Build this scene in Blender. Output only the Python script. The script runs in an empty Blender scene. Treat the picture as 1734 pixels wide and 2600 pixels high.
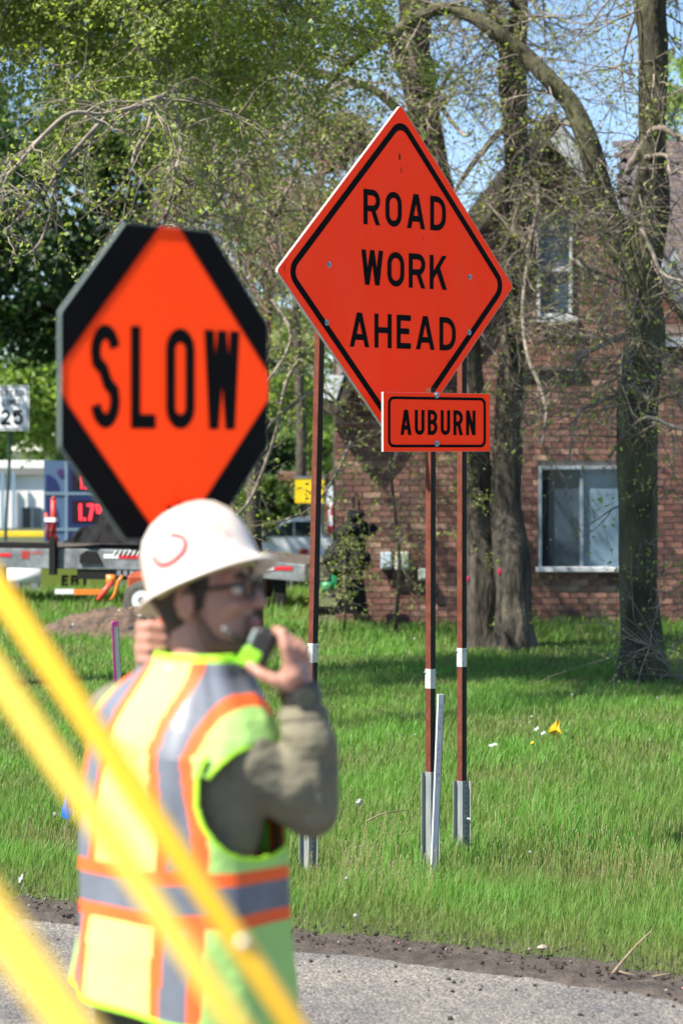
import bpy, bmesh, math, random
import numpy as np
from mathutils import Vector, Matrix, noise

R = math.radians
random.seed(7)
SC = bpy.context.scene
COL = SC.collection

# ------------------------------------------------------------------ camera, world, sun, exposure
CAM_H = 2.0
F = 6550.0            # focal length in pixels of the 1734 x 2600 photograph
CX, HY = 867.0, 1133.0
cam_d = bpy.data.cameras.new('camera')
cam = bpy.data.objects.new('camera', cam_d)
COL.objects.link(cam)
cam.location = (0, 0, CAM_H)
cam.rotation_euler = (R(90), 0, 0)
cam_d.sensor_fit = 'VERTICAL'
cam_d.sensor_height = 36.0
cam_d.sensor_width = 24.0
cam_d.lens = F / 2600 * 36
cam_d.shift_y = -(1300 - HY) / 2600
cam_d.clip_start = 0.1
cam_d.clip_end = 3000
cam_d.dof.use_dof = True
cam_d.dof.focus_distance = 12.7
cam_d.dof.aperture_fstop = cam_d.lens / 24.0
SC.camera = cam

TO_SUN = Vector((-0.88, -0.49, 1.25)).normalized()
EL = math.asin(TO_SUN.z)
world = bpy.data.worlds.new("World")
SC.world = world
world.use_nodes = True
wn = world.node_tree
bg = wn.nodes['Background']
sky = wn.nodes.new('ShaderNodeTexSky')
sky.sky_type = 'NISHITA'
sky.sun_disc = False
sky.sun_elevation = EL
sky.sun_rotation = math.atan2(TO_SUN.x, TO_SUN.y)
sky.air_density = 1.0
sky.dust_density = 0.0
sky.ozone_density = 2.2
sky.altitude = 2500
wn.links.new(sky.outputs[0], bg.inputs[0])
bg.inputs[1].default_value = 0.092
sun_d = bpy.data.lights.new('sun', 'SUN')
sun_d.energy = 5.0
sun_d.angle = R(0.53)
sun_d.color = (1.0, 0.94, 0.84)
sun = bpy.data.objects.new('sun', sun_d)
sun.rotation_euler = (-TO_SUN).to_track_quat('-Z', 'Y').to_euler()
sun.location = (-8, -6, 14)
COL.objects.link(sun)
SC.view_settings.view_transform = 'Standard'
SC.view_settings.look = 'None'
SC.view_settings.gamma = 1
SC.view_settings.use_curve_mapping = False
SC.view_settings.exposure = 1.2
SC.cycles.use_denoising = True
SC.cycles.max_bounces = 8
SC.cycles.transparent_max_bounces = 16

def P(px, py, d):
    """world point seen at photograph pixel (px, py) at distance d"""
    return Vector(((px - CX) / F * d, d, CAM_H - (py - HY) / F * d))

# ------------------------------------------------------------------ materials
def mat(name, col, rough=0.7, metal=0.0, noise_scale=None, noise_amt=0.25, bump=0.0, bump_scale=None, col2=None,
        spec=0.5, trans=None, coat=0.0, emit=None, detail=6.0, stretch=None):
    m = bpy.data.materials.new(name)
    m.use_nodes = True
    nt = m.node_tree
    b = nt.nodes['Principled BSDF']
    b.inputs['Roughness'].default_value = rough
    b.inputs['Metallic'].default_value = metal
    b.inputs['Specular IOR Level'].default_value = spec
    b.inputs['Coat Weight'].default_value = coat
    b.inputs['Base Color'].default_value = (*col, 1)
    if emit:
        b.inputs['Emission Color'].default_value = (*emit[0], 1)
        b.inputs['Emission Strength'].default_value = emit[1]
    tc = nt.nodes.new('ShaderNodeTexCoord')
    src = tc.outputs['Object']
    if stretch:
        mp = nt.nodes.new('ShaderNodeMapping')
        mp.inputs['Scale'].default_value = stretch
        nt.links.new(src, mp.inputs[0]); src = mp.outputs[0]
    if noise_scale:
        n = nt.nodes.new('ShaderNodeTexNoise')
        n.inputs['Scale'].default_value = noise_scale
        n.inputs['Detail'].default_value = detail
        n.inputs['Roughness'].default_value = 0.6
        nt.links.new(src, n.inputs['Vector'])
        r = nt.nodes.new('ShaderNodeValToRGB')
        c2 = col2 if col2 else tuple(min(1, c * (1 + noise_amt)) for c in col)
        c1 = col if col2 else tuple(c * (1 - noise_amt) for c in col)
        r.color_ramp.elements[0].position = 0.35
        r.color_ramp.elements[1].position = 0.65
        r.color_ramp.elements[0].color = (*c1, 1)
        r.color_ramp.elements[1].color = (*c2, 1)
        nt.links.new(n.outputs[0], r.inputs[0])
        nt.links.new(r.outputs[0], b.inputs['Base Color'])
    if bump:
        n2 = nt.nodes.new('ShaderNodeTexNoise')
        n2.inputs['Scale'].default_value = bump_scale or 40
        n2.inputs['Detail'].default_value = 8
        nt.links.new(src, n2.inputs['Vector'])
        bp = nt.nodes.new('ShaderNodeBump')
        bp.inputs['Strength'].default_value = 1.0
        bp.inputs['Distance'].default_value = bump
        nt.links.new(n2.outputs[0], bp.inputs['Height'])
        nt.links.new(bp.outputs[0], b.inputs['Normal'])
    if trans:
        tr = nt.nodes.new('ShaderNodeBsdfTranslucent')
        tr.inputs[0].default_value = (*trans[0], 1)
        mx = nt.nodes.new('ShaderNodeMixShader')
        mx.inputs[0].default_value = trans[1]
        out = nt.nodes['Material Output']
        nt.links.new(b.outputs[0], mx.inputs[1])
        nt.links.new(tr.outputs[0], mx.inputs[2])
        nt.links.new(mx.outputs[0], out.inputs[0])
    return m

def leaf_mat(name, dark, light, trans_w=0.4):
    """leaf or blade: colour from the per-leaf attribute 'tint', thin and translucent"""
    m = bpy.data.materials.new(name)
    m.use_nodes = True
    nt = m.node_tree
    b = nt.nodes['Principled BSDF']
    b.inputs['Roughness'].default_value = 0.5
    b.inputs['Specular IOR Level'].default_value = 0.35
    at = nt.nodes.new('ShaderNodeAttribute'); at.attribute_name = 'tint'
    r = nt.nodes.new('ShaderNodeValToRGB')
    r.color_ramp.elements[0].color = (*dark, 1)
    r.color_ramp.elements[1].color = (*light, 1)
    nt.links.new(at.outputs['Fac'], r.inputs[0])
    nt.links.new(r.outputs[0], b.inputs['Base Color'])
    tr = nt.nodes.new('ShaderNodeBsdfTranslucent')
    hs = nt.nodes.new('ShaderNodeMixRGB'); hs.blend_type = 'MULTIPLY'; hs.inputs[0].default_value = 1
    hs.inputs[2].default_value = (1.35, 1.45, 0.55, 1)
    nt.links.new(r.outputs[0], hs.inputs[1]); nt.links.new(hs.outputs[0], tr.inputs[0])
    mx = nt.nodes.new('ShaderNodeMixShader'); mx.inputs[0].default_value = trans_w
    nt.links.new(b.outputs[0], mx.inputs[1]); nt.links.new(tr.outputs[0], mx.inputs[2])
    nt.links.new(mx.outputs[0], nt.nodes['Material Output'].inputs[0])
    return m

# ------------------------------------------------------------------ object helpers
def world_off(o):
    v = Vector((0, 0, 0))
    while o is not None:
        v += o.location; o = o.parent
    return v

def tag(o, label=None, cat=None, group=None, kind=None):
    if label: o['label'] = label
    if cat: o['category'] = cat
    if group: o['group'] = group
    if kind: o['kind'] = kind
    return o

def thing(name, loc, label, cat, group=None):
    o = bpy.data.objects.new(name, None)
    COL.objects.link(o)
    o.location = loc
    o.empty_display_size = 0.1
    return tag(o, label, cat, group)

class MB:
    def __init__(s):
        s.v = []; s.f = []; s.m = []
    def add(s, vs, fs, mi=0):
        b = len(s.v)
        s.v += [tuple(v) for v in vs]
        s.f += [tuple(i + b for i in f) for f in fs]
        s.m += [mi] * len(fs)
        return s
    def box(s, c, size, M=None, mi=0, taper=1.0):
        c = Vector(c); hx, hy, hz = (q / 2 for q in size)
        vs = []
        for z in (-hz, hz):
            k = taper if z > 0 else 1.0
            for x, y in ((-hx, -hy), (hx, -hy), (hx, hy), (-hx, hy)):
                p = Vector((x * k, y * k, z))
                if M is not None: p = M @ p
                vs.append(c + p)
        return s.add(vs, [(3, 2, 1, 0), (4, 5, 6, 7), (0, 1, 5, 4), (1, 2, 6, 5), (2, 3, 7, 6), (3, 0, 4, 7)], mi)
    def prism(s, pts, fr, w0, w1, mi=0, back=True):
        """pts: list of (u,v) counter-clockwise seen from +w; fr: frame function (u,v,w)->world"""
        n = len(pts)
        vs = [fr(u, v, w1) for u, v in pts] + [fr(u, v, w0) for u, v in pts]
        fs = [tuple(range(n))]
        if back: fs.append(tuple(reversed(range(n, 2 * n))))
        for i in range(n):
            j = (i + 1) % n
            fs.append((i, i + n, j + n, j))
        return s.add(vs, fs, mi)
    def tube(s, pts, radii, n=8, cap=True, mi=0, bumpy=0.0, seed=0):
        vs, fs = tube_geo(pts, radii, n, cap, bumpy, seed)
        return s.add(vs, fs, mi)
    def build(s, name, mats, parent=None, smooth=False, bevel=None):
        off = world_off(parent) if parent else Vector((0, 0, 0))
        me = bpy.data.meshes.new(name)
        me.from_pydata([(v[0] - off.x, v[1] - off.y, v[2] - off.z) for v in s.v], [], s.f)
        if not isinstance(mats, (list, tuple)): mats = [mats]
        for m in mats: me.materials.append(m)
        if len(mats) > 1:
            me.polygons.foreach_set('material_index', s.m)
        if smooth:
            me.polygons.foreach_set('use_smooth', [True] * len(me.polygons))
        me.update()
        o = bpy.data.objects.new(name, me)
        COL.objects.link(o)
        if parent: o.parent = parent
        if bevel:
            md = o.modifiers.new('bevel', 'BEVEL'); md.width = bevel; md.segments = 2; md.limit_method = 'ANGLE'
        return o

def tube_geo(pts, radii, n=8, cap=True, bumpy=0.0, seed=0):
    pts = [Vector(p) for p in pts]
    k = len(pts)
    if not hasattr(radii, '__len__'): radii = [radii] * k
    vs = []; fs = []
    t0 = (pts[1] - pts[0]).normalized()
    ref = Vector((0, 1, 0)) if abs(t0.y) < 0.9 else Vector((1, 0, 0))
    a = t0.cross(ref).normalized()
    for i in range(k):
        t = (pts[min(i + 1, k - 1)] - pts[max(i - 1, 0)])
        if t.length < 1e-9: t = t0.copy()
        t.normalize()
        a = (a - t * a.dot(t))
        if a.length < 1e-6: a = t.cross(Vector((0.3, 0.5, 0.8)))
        a.normalize()
        b = t.cross(a)
        for j in range(n):
            an = 2 * math.pi * j / n
            r = radii[i]
            if bumpy:
                q = Vector((math.cos(an) * 1.6 + seed, math.sin(an) * 1.6, pts[i].z * 2.2))
                r *= 1 + bumpy * noise.noise(q) + bumpy * 0.8 * noise.noise(Vector((an * 2.2 + seed, seed, pts[i].z * 0.9)))
            vs.append(pts[i] + (a * math.cos(an) + b * math.sin(an)) * r)
    for i in range(k - 1):
        for j in range(n):
            q = (j + 1) % n
            fs.append((i * n + j, i * n + q, (i + 1) * n + q, (i + 1) * n + j))
    if cap:
        fs.append(tuple(reversed(range(n))))
        fs.append(tuple(range((k - 1) * n, k * n)))
    return vs, fs

def fast_mesh(name, V, loops, starts, totals, mats, parent=None, tint=None, smooth=False, midx=None):
    """mesh object straight from numpy arrays"""
    off = world_off(parent) if parent else Vector((0, 0, 0))
    V = np.asarray(V, dtype=np.float32) - np.array(off, dtype=np.float32)
    me = bpy.data.meshes.new(name)
    me.vertices.add(len(V)); me.vertices.foreach_set('co', V.ravel())
    me.loops.add(len(loops)); me.loops.foreach_set('vertex_index', np.asarray(loops, dtype=np.int32))
    me.polygons.add(len(starts))
    me.polygons.foreach_set('loop_start', np.asarray(starts, dtype=np.int32))
    me.polygons.foreach_set('loop_total', np.asarray(totals, dtype=np.int32))
    if not isinstance(mats, (list, tuple)): mats = [mats]
    for m in mats: me.materials.append(m)
    if midx is not None: me.polygons.foreach_set('material_index', np.asarray(midx, dtype=np.int32))
    if smooth: me.polygons.foreach_set('use_smooth', np.ones(len(starts), dtype=bool))
    if tint is not None:
        at = me.attributes.new('tint', 'FLOAT', 'POINT')
        at.data.foreach_set('value', np.asarray(tint, dtype=np.float32))
    me.update(calc_edges=True)
    o = bpy.data.objects.new(name, me)
    COL.objects.link(o)
    if parent: o.parent = parent
    return o

def smooth_path(pts, per=4):
    """Catmull-Rom through tuples of equal length"""
    A = [np.array(p, dtype=float) for p in pts]
    out = []
    for i in range(len(A) - 1):
        p0 = A[max(i - 1, 0)]; p1 = A[i]; p2 = A[i + 1]; p3 = A[min(i + 2, len(A) - 1)]
        for k in range(per):
            t = k / per
            out.append(0.5 * ((2 * p1) + (-p0 + p2) * t + (2 * p0 - 5 * p1 + 4 * p2 - p3) * t * t + (-p0 + 3 * p1 - 3 * p2 + p3) * t ** 3))
    out.append(A[-1])
    return out

def sphere_geo(c, rad, M=None, nu=16, nv=10):
    c = Vector(c)
    if not hasattr(rad, '__len__'): rad = (rad, rad, rad)
    vs = []; fs = []
    def pt(x, y, z):
        p = Vector((x * rad[0], y * rad[1], z * rad[2]))
        return c + (M @ p if M is not None else p)
    vs.append(pt(0, 0, -1))
    for i in range(1, nv):
        th = math.pi * i / nv
        for j in range(nu):
            ph = 2 * math.pi * j / nu
            vs.append(pt(math.sin(th) * math.cos(ph), math.sin(th) * math.sin(ph), -math.cos(th)))
    vs.append(pt(0, 0, 1))
    for j in range(nu):
        fs.append((0, 1 + (j + 1) % nu, 1 + j))
        fs.append((len(vs) - 1, 1 + (nv - 2) * nu + j, 1 + (nv - 2) * nu + (j + 1) % nu))
    for i in range(nv - 2):
        for j in range(nu):
            a = 1 + i * nu + j; b = 1 + i * nu + (j + 1) % nu
            fs.append((a, b, b + nu, a + nu))
    return vs, fs

def blob(name, parts, voxel, mats, parent, smooth_it=6, thing_mods=None):
    """overlapping capsules and ellipsoids fused into ONE continuous surface"""
    mb = MB()
    for p in parts:
        if p[0] == 'c':
            _, a, ra, b, rb = p
            a = Vector(a); b = Vector(b)
            for q, r in ((a, ra), (b, rb)):
                vs, fs = sphere_geo(q, r, None, 14, 8); mb.add(vs, fs)
            if (b - a).length > 1e-4: mb.tube([a, b], [ra, rb], 14)
        else:
            _, c, rad, M = p
            vs, fs = sphere_geo(c, rad, M, 20, 14); mb.add(vs, fs)
    o = mb.build(name, mats, parent)
    md = o.modifiers.new('r', 'REMESH'); md.mode = 'VOXEL'; md.voxel_size = voxel
    sm = o.modifiers.new('s', 'SMOOTH'); sm.iterations = smooth_it; sm.factor = 0.5
    dg = bpy.context.evaluated_depsgraph_get()
    dg.update()
    me = bpy.data.meshes.new_from_object(o.evaluated_get(dg))
    o.modifiers.clear()
    old = o.data
    o.data = me; me.name = name
    bpy.data.meshes.remove(old)
    me.materials.clear()
    for m in (mats if isinstance(mats, (list, tuple)) else [mats]): me.materials.append(m)
    me.polygons.foreach_set('use_smooth', [True] * len(me.polygons))
    me.update()
    return o

def frame(O, yaw):
    """plane facing the camera turned by yaw (its left edge nearer); (u,v,w) -> world"""
    O = Vector(O); t = Vector((math.cos(yaw), math.sin(yaw), 0)); n = Vector((math.sin(yaw), -math.cos(yaw), 0))
    def fr(u, v, w=0.0):
        return O + t * u + Vector((0, 0, v)) + n * w
    fr.t = t; fr.n = n; fr.O = O; fr.yaw = yaw
    return fr

def plane_uv(fr, px, py):
    """(u,v) in a frame's plane seen at a photograph pixel"""
    k = (px - CX) / F
    s, c = math.sin(fr.yaw), math.cos(fr.yaw)
    u = (k * fr.O.y - fr.O.x) / (c - k * s)
    d = fr.O.y + u * s
    return u, CAM_H - (py - HY) / F * d - fr.O.z

# ------------------------------------------------------------------ stroke lettering (road-sign alphabet)
def arc(cx, cy, rx, ry, a0, a1, n=9):
    return [(cx + rx * math.cos(R(a0 + (a1 - a0) * i / n)), cy + ry * math.sin(R(a0 + (a1 - a0) * i / n))) for i in range(n + 1)]

def glyph(ch, w, t):
    """list of ('s', pts, closed) strokes or ('p', pts) polygons in a box w x 1, stroke t"""
    h = t / 2; L, Rr, T, B = h, w - h, 1 - h, h; cx = w / 2; r = (w - t) / 2; m = 0.52
    st = lambda *p: ('s', list(p), False)
    def sl(x0, y0, x1, y1, k=1.08):
        q = h * k
        return ('p', [(x0 - q, y0), (x0 + q, y0), (x1 + q, y1), (x1 - q, y1)])
    V = lambda x, a=0, b=1: st((x, a), (x, b))
    H = lambda y, a, b: st((a, y), (b, y))
    if ch == 'A': return [sl(h * 1.05, 0, cx - h * .15, 1), sl(w - h * 1.05, 0, cx + h * .15, 1), H(.29, w * .2, w * .8)]
    if ch == 'B':
        q = (T - m) / 2; p = (m - B) / 2
        return [V(L), st((L, T), (Rr - q, T), *arc(Rr - q - .01, m + q, q, q, 90, -90)[1:], (L, m)), st((L, m), (Rr - p, m), *arc(Rr - p, B + p, p, p, 90, -90)[1:], (L, B))]
    if ch == 'C': return [st(*arc(cx, T - r, r, r, 10, 180), *arc(cx, B + r, r, r, 180, 350))]
    if ch == 'D': q = r * 1.25; q = min(q, w - t); return [V(L), st((L, T), (Rr - q, T), *arc(Rr - q, T - q, q, q, 90, 0)[1:], *arc(Rr - q, B + q, q, q, 0, -90), (L, B))]
    if ch == 'E': return [V(L), H(T, L, w), H(m, L, w * .88), H(B, L, w)]
    if ch == 'F': return [V(L), H(T, L, w), H(m, L, w * .88)]
    if ch == 'H': return [V(L), V(Rr), H(m, L, Rr)]
    if ch in 'I1' and ch == 'I': return [V(cx)]
    if ch == '1': return [V(cx + h * .6), ('p', [(cx - w * .28, 1 - t * 1.5), (cx - w * .28, 1 - t * 2.5), (cx + h, 1 - t), (cx + h, 1)])]
    if ch == 'J': return [st((Rr, 1), (Rr, B + r), *arc(cx, B + r, r, r, 0, -180)[1:])]
    if ch == 'K': return [V(L), sl(L + h * .6, .36, w - h * 1.1, 1, 1.25), sl(w * .40, .58, w - h * 1.05, 0, 1.2)] and [V(L), ('p', [(t * .9, .28), (t * .9, .52), (w - t * 1.15, 1), (w + t * .02, 1)]), ('p', [(w - t * 1.12, 0), (w + t * .08, 0), (w * .56, .72), (w * .40, .52)])]
    if ch == 'L': return [V(L), H(B, L, w)]
    if ch == 'M': return [V(L), V(Rr), sl(cx, .25, L + h * .2, 1), sl(cx, .25, Rr - h * .2, 1)]
    if ch == 'N': return [V(L), V(Rr), sl(Rr - h * .1, 0, L + h * .1, 1)]
    if ch in 'O0': return [('s', arc(cx, T - r, r, r, 0, 180) + arc(cx, B + r, r, r, 180, 360), True)]
    if ch == 'P': q = (T - .44) / 2; return [V(L), st((L, T), (Rr - q, T), *arc(Rr - q, T - q, q, q, 90, -90)[1:], (L, .44))]
    if ch == 'R':
        q = (T - .46) / 2; q2 = min(q, w - t)
        return [V(L), st((L, T), (Rr - q2, T), *arc(Rr - q2, .46 + q, q2, q, 90, -90)[1:], (L, .46)), sl(w - h * 1.1, 0, w * .55, .46)]
    if ch in 'S':
        q = (T - B) / 4; rr = min(r, q * 1.1)
        return [st(*arc(cx, T - q * .92, r, q * .92, 12, 180), (L + r * .12, T - q * 1.35), (cx - r * .2, .5 + q * .30), (cx + r * .25, .5 - q * .32), (Rr - r * .12, B + q * 1.35), *arc(cx, B + q * .92, r, q * .92, 0, -168))]
    if ch == 'T': return [V(cx), H(T, 0, w)]
    if ch == 'U': return [st((L, 1), (L, B + r), *arc(cx, B + r, r, r, 180, 360)[1:], (Rr, 1))]
    if ch == 'W': return [sl(w * .27, 0, h * 1.0, 1), sl(w * .27, 0, cx, 1, 1.0), sl(w * .73, 0, cx, 1, 1.0), sl(w * .73, 0, w - h * 1.0, 1)]
    if ch == '2': return [st(*arc(cx, T - r * .95, r, r * .95, 165, -25), (L + h * .3, B)), H(B, 0, w)]
    if ch == '5': q = .31; return [H(T, L, w * .95), st((L + h * .2, T), (L, .55)), st((L, .55), *arc(cx, B + q, r, q, 130, -160))]
    if ch == '7': return [H(T, 0, w), sl(w * .38, 0, w - h * 1.1, 1 - t * .5)]
    if ch == '9': q = .27; return [('s', arc(cx, T - q, r, q, 0, 360, 20)[:-1], True), st((Rr, T - q), (Rr, B + r), *arc(cx, B + r, r, r, 0, -150)[1:])]
    if ch == '-': return [H(.5, w * .1, w * .9)]
    if ch == '.': return [st((cx, 0), (cx, t))]
    return []

GW = {'I': .2, 'M': .62, 'W': .62, 'A': .56, 'E': .42, 'L': .42, 'F': .42, '1': .3, '.': .16, '-': .3, 'T': .44, 'K': .52, 'S': .48, 'J': .42}

def stroke_poly(pts, t, closed=False):
    n = len(pts); Lf = []; Rt = []
    for i in range(n):
        p = Vector(pts[i])
        a = Vector(pts[(i - 1) % n]) if (closed or i > 0) else None
        b = Vector(pts[(i + 1) % n]) if (closed or i < n - 1) else None
        d0 = (p - a).normalized() if a is not None and (p - a).length > 1e-6 else None
        d1 = (b - p).normalized() if b is not None and (b - p).length > 1e-6 else None
        if d0 is None: d0 = d1
        if d1 is None: d1 = d0
        tn = (d0 + d1)
        tn = tn.normalized() if tn.length > 1e-6 else d1
        nn = Vector((-tn.y, tn.x)); k = max(0.5, nn.dot(Vector((-d1.y, d1.x))))
        Lf.append(p + nn * t / 2 / k); Rt.append(p - nn * t / 2 / k)
    quads = []
    for i in range(n if closed else n - 1):
        j = (i + 1) % n
        quads.append([Rt[i], Rt[j], Lf[j], Lf[i]])
    return quads

def text_mb(mb, word, fr, u0, u1, v0, v1, t=0.165, w=0.5, gap=0.16, lift=0.001, mi=0):
    """write word between u0..u1, v0..v1 on the plane fr as raised print"""
    ws = [GW.get(c, w) * w / 0.5 for c in word]
    tot = sum(ws) + gap * (len(word) - 1)
    hh = v1 - v0; sx = (u1 - u0) / tot
    x = 0
    for c, cw in zip(word, ws):
        layer = 0
        cwu = cw * sx / hh    # glyph width in units of height
        for g in glyph(c, cwu, t):
            layer += 1
            polys = [g[1]] if g[0] == 'p' else stroke_poly(g[1], t, g[2])
            for q in polys:
                pts = [(float(p[0]), float(p[1])) for p in q]
                ar = sum(pts[i][0] * pts[(i + 1) % len(pts)][1] - pts[(i + 1) % len(pts)][0] * pts[i][1] for i in range(len(pts)))
                if ar < 0: pts.reverse()
                mb.add([fr(u0 + x * sx + a * hh, v0 + b * hh, lift + layer * 0.00015) for a, b in pts], [tuple(range(len(pts)))], mi)
        x += cw + gap
    return mb

def round_poly(corners, rad, n=6):
    out = []
    k = len(corners)
    for i in range(k):
        p = Vector(corners[i]); a = Vector(corners[i - 1]); b = Vector(corners[(i + 1) % k])
        r = rad[i] if hasattr(rad, '__len__') else rad
        da = (a - p).normalized(); db = (b - p).normalized()
        ang = math.acos(max(-1, min(1, da.dot(db))))
        dist = r / math.tan(ang / 2)
        c = p + (da + db).normalized() * (r / math.sin(ang / 2))
        s = p + da * dist - c; e = p + db * dist - c
        a0 = math.atan2(s.y, s.x); a1 = math.atan2(e.y, e.x)
        while a1 - a0 > math.pi: a1 -= 2 * math.pi
        while a1 - a0 < -math.pi: a1 += 2 * math.pi
        for q in range(n + 1):
            th = a0 + (a1 - a0) * q / n
            out.append((c.x + r * math.cos(th), c.y + r * math.sin(th)))
    return out

def ring_mb(mb, outer, inner, fr, w, mi=0):
    n = len(outer)
    mb.add([fr(u, v, w) for u, v in outer] + [fr(u, v, w) for u, v in inner],
           [(i, (i + 1) % n, n + (i + 1) % n, n + i) for i in range(n)], mi)

# ================================================================== SETTING
def edge_y(x):
    return 10.17 - 0.62 * x - 0.03 * x * x / (1 + (x / 4) ** 2) + 0.035 * math.sin(x * 3.1) + 0.02 * math.sin(x * 7.7 + 1)
def sdist(x, y):
    return (y - edge_y(x)) * 0.85
def sstep(a, b, t):
    t = max(0, min(1, (t - a) / (b - a))); return t * t * (3 - 2 * t)
def gz(x, y):
    s = sdist(x, y)
    z = -0.03 + 0.05 * sstep(-0.05, 0.6, s)
    if s > 0:
        z += 0.02 * noise.noise(Vector((x * 0.8, y * 0.8, 0))) * min(1, s)
        z -= 0.10 * sstep(0.5, 2.0, s) * (1 - sstep(4, 9, s))
    z -= 0.62 * sstep(33.5, 39, y)
    return z

xs = sorted(set([-900, -400, -200, -100, -60, -40, -25, -16, -11] + [round(-8 + 0.16 * i, 3) for i in range(101)] + [11, 16, 25, 40, 60, 100, 200, 400, 900]))
ys = sorted(set([-300, -100, -40, -20, -8, -3, 0, 3, 6] + [round(8 + 0.12 * i, 3) for i in range(60)] + [round(15.2 + 0.5 * i, 3) for i in range(60)] + [47, 52, 60, 80, 120, 200, 400, 800, 1600]))
V = [(x, y, gz(x, y)) for y in ys for x in xs]
nx = len(xs)
Fc = [(j * nx + i, j * nx + i + 1, (j + 1) * nx + i + 1, (j + 1) * nx + i) for j in range(len(ys) - 1) for i in range(nx - 1)]
m_soil = mat('lawn_soil', (0.030, 0.050, 0.014), 0.95, noise_scale=3.0, col2=(0.075, 0.085, 0.030), bump=0.02, bump_scale=9)
g = MB(); g.v = V; g.f = Fc; g.m = [0] * len(Fc)
tag(g.build('ground', m_soil, smooth=True), kind='structure')

# road: chip-seal asphalt, sheet along the mud edge
def road_mat():
    m = bpy.data.materials.new('asphalt'); m.use_nodes = True; nt = m.node_tree; b = nt.nodes['Principled BSDF']
    tc = nt.nodes.new('ShaderNodeTexCoord')
    vo = nt.nodes.new('ShaderNodeTexVoronoi'); vo.inputs['Scale'].default_value = 95
    nt.links.new(tc.outputs['Object'], vo.inputs['Vector'])
    r1 = nt.nodes.new('ShaderNodeValToRGB')
    e = r1.color_ramp.elements
    e[0].color = (0.085, 0.082, 0.082, 1); e[1].color = (0.31, 0.285, 0.25, 1); e.new(0.45).color = (0.165, 0.156, 0.148, 1); e.new(.75).color = (0.215, 0.20, 0.18, 1)
    sep = nt.nodes.new('ShaderNodeSeparateColor')
    nt.links.new(vo.outputs['Color'], sep.inputs[0]); nt.links.new(sep.outputs[0], r1.inputs[0])
    n2 = nt.nodes.new('ShaderNodeTexNoise'); n2.inputs['Scale'].default_value = 1.6; n2.inputs['Detail'].default_value = 7; n2.inputs['Roughness'].default_value = .65
    nt.links.new(tc.outputs['Object'], n2.inputs['Vector'])
    r2 = nt.nodes.new('ShaderNodeValToRGB'); r2.color_ramp.elements[0].position = .36; r2.color_ramp.elements[1].position = .62
    r2.color_ramp.elements[0].color = (.66, .66, .69, 1); r2.color_ramp.elements[1].color = (1.12, 1.08, 1.0, 1)
    nt.links.new(n2.outputs[0], r2.inputs[0])
    mx = nt.nodes.new('ShaderNodeMixRGB'); mx.blend_type = 'MULTIPLY'; mx.inputs[0].default_value = 1
    nt.links.new(r1.outputs[0], mx.inputs[1]); nt.links.new(r2.outputs[0], mx.inputs[2])
    nt.links.new(mx.outputs[0], b.inputs['Base Color']); b.inputs['Roughness'].default_value = .85
    bp = nt.nodes.new('ShaderNodeBump'); bp.inputs['Distance'].default_value = .006
    nt.links.new(vo.outputs['Distance'], bp.inputs['Height']); bp.invert = True; nt.links.new(bp.outputs[0], b.inputs['Normal'])
    return m
m_road = road_mat()
rx = [-120, -60, -30, -15] + [-8 + 0.2 * i for i in range(81)] + [15, 30, 60, 120]
ro = [0.06, -0.5, -1.5, -3, -6, -9, -14]
g = MB()
g.v = [(x + 0.53 * s, edge_y(x) + 0.85 * s, 0.0) for s in ro for x in rx]
n_ = len(rx)
g.f = [(j * n_ + i, (j + 1) * n_ + i, (j + 1) * n_ + i + 1, j * n_ + i + 1) for j in range(len(ro) - 1) for i in range(n_ - 1)]
g.m = [0] * len(g.f)
tag(g.build('road', m_road), kind='structure')
# faded double centre line
m_paint = mat('faded_yellow_paint', (0.50, 0.27, 0.03), 0.8, noise_scale=38, col2=(0.24, 0.20, 0.12))
for off in (-0.95, -1.12):
    g = MB(); pr = [-30 + 0.5 * i for i in range(59)] + [-.78]
    g.v = []
    for x in pr:
        for s in (off, off - 0.075):
            g.v.append((x + 0.53 * s, edge_y(x) - .035 * math.sin(x * 3.1) + 0.85 * s, 0.004))
    g.f = [(2 * i, 2 * i + 1, 2 * i + 3, 2 * i + 2) for i in range(len(pr) - 1)]; g.m = [0] * len(g.f)
    tag(g.build('road_marking', m_paint), kind='structure')

# mud strip, churned
m_mud = mat('wet_mud', (0.038, 0.030, 0.024), 0.75, noise_scale=14, col2=(0.088, 0.070, 0.056), bump=0.012, bump_scale=60)
g = MB()
mxs = [-60, -30, -15] + [-6 + 0.025 * i for i in range(481)] + [15, 30, 60]
mss = [-0.07, -0.03] + [0.0 + 0.025 * i for i in range(1, 27)]
for s in mss:
    for x in mxs:
        jag = 0.05 * noise.noise(Vector((x * 5, 0, 3))) + 0.03 * noise.noise(Vector((x * 17, 0, 3)))
        ss = s if s > 0.05 else s + jag
        X = x + 0.53 * ss; Y = edge_y(x) + 0.85 * ss
        nn = noise.noise(Vector((X * 9, Y * 9, 0))); n2 = noise.noise(Vector((X * 30, Y * 30, 5)))
        z = 0.012 + 0.018 * max(0, nn) + 0.014 * n2 + 0.03 * sstep(.2, .5, s)
        if s <= -0.03: z = -0.006 if s < -0.05 else 0.006 + .006 * n2
        z -= 0.075 * sstep(.26, .42, s + .06 * noise.noise(Vector((X * 6, Y * 6, 9))))
        g.v.append((X, Y, z))
n_ = len(mxs)
g.f = [(j * n_ + i, j * n_ + i + 1, (j + 1) * n_ + i + 1, (j + 1) * n_ + i) for j in range(len(mss) - 1) for i in range(n_ - 1)]
g.m = [0] * len(g.f)
tag(g.build('mud_shoulder', m_mud, smooth=True), kind='structure')
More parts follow.
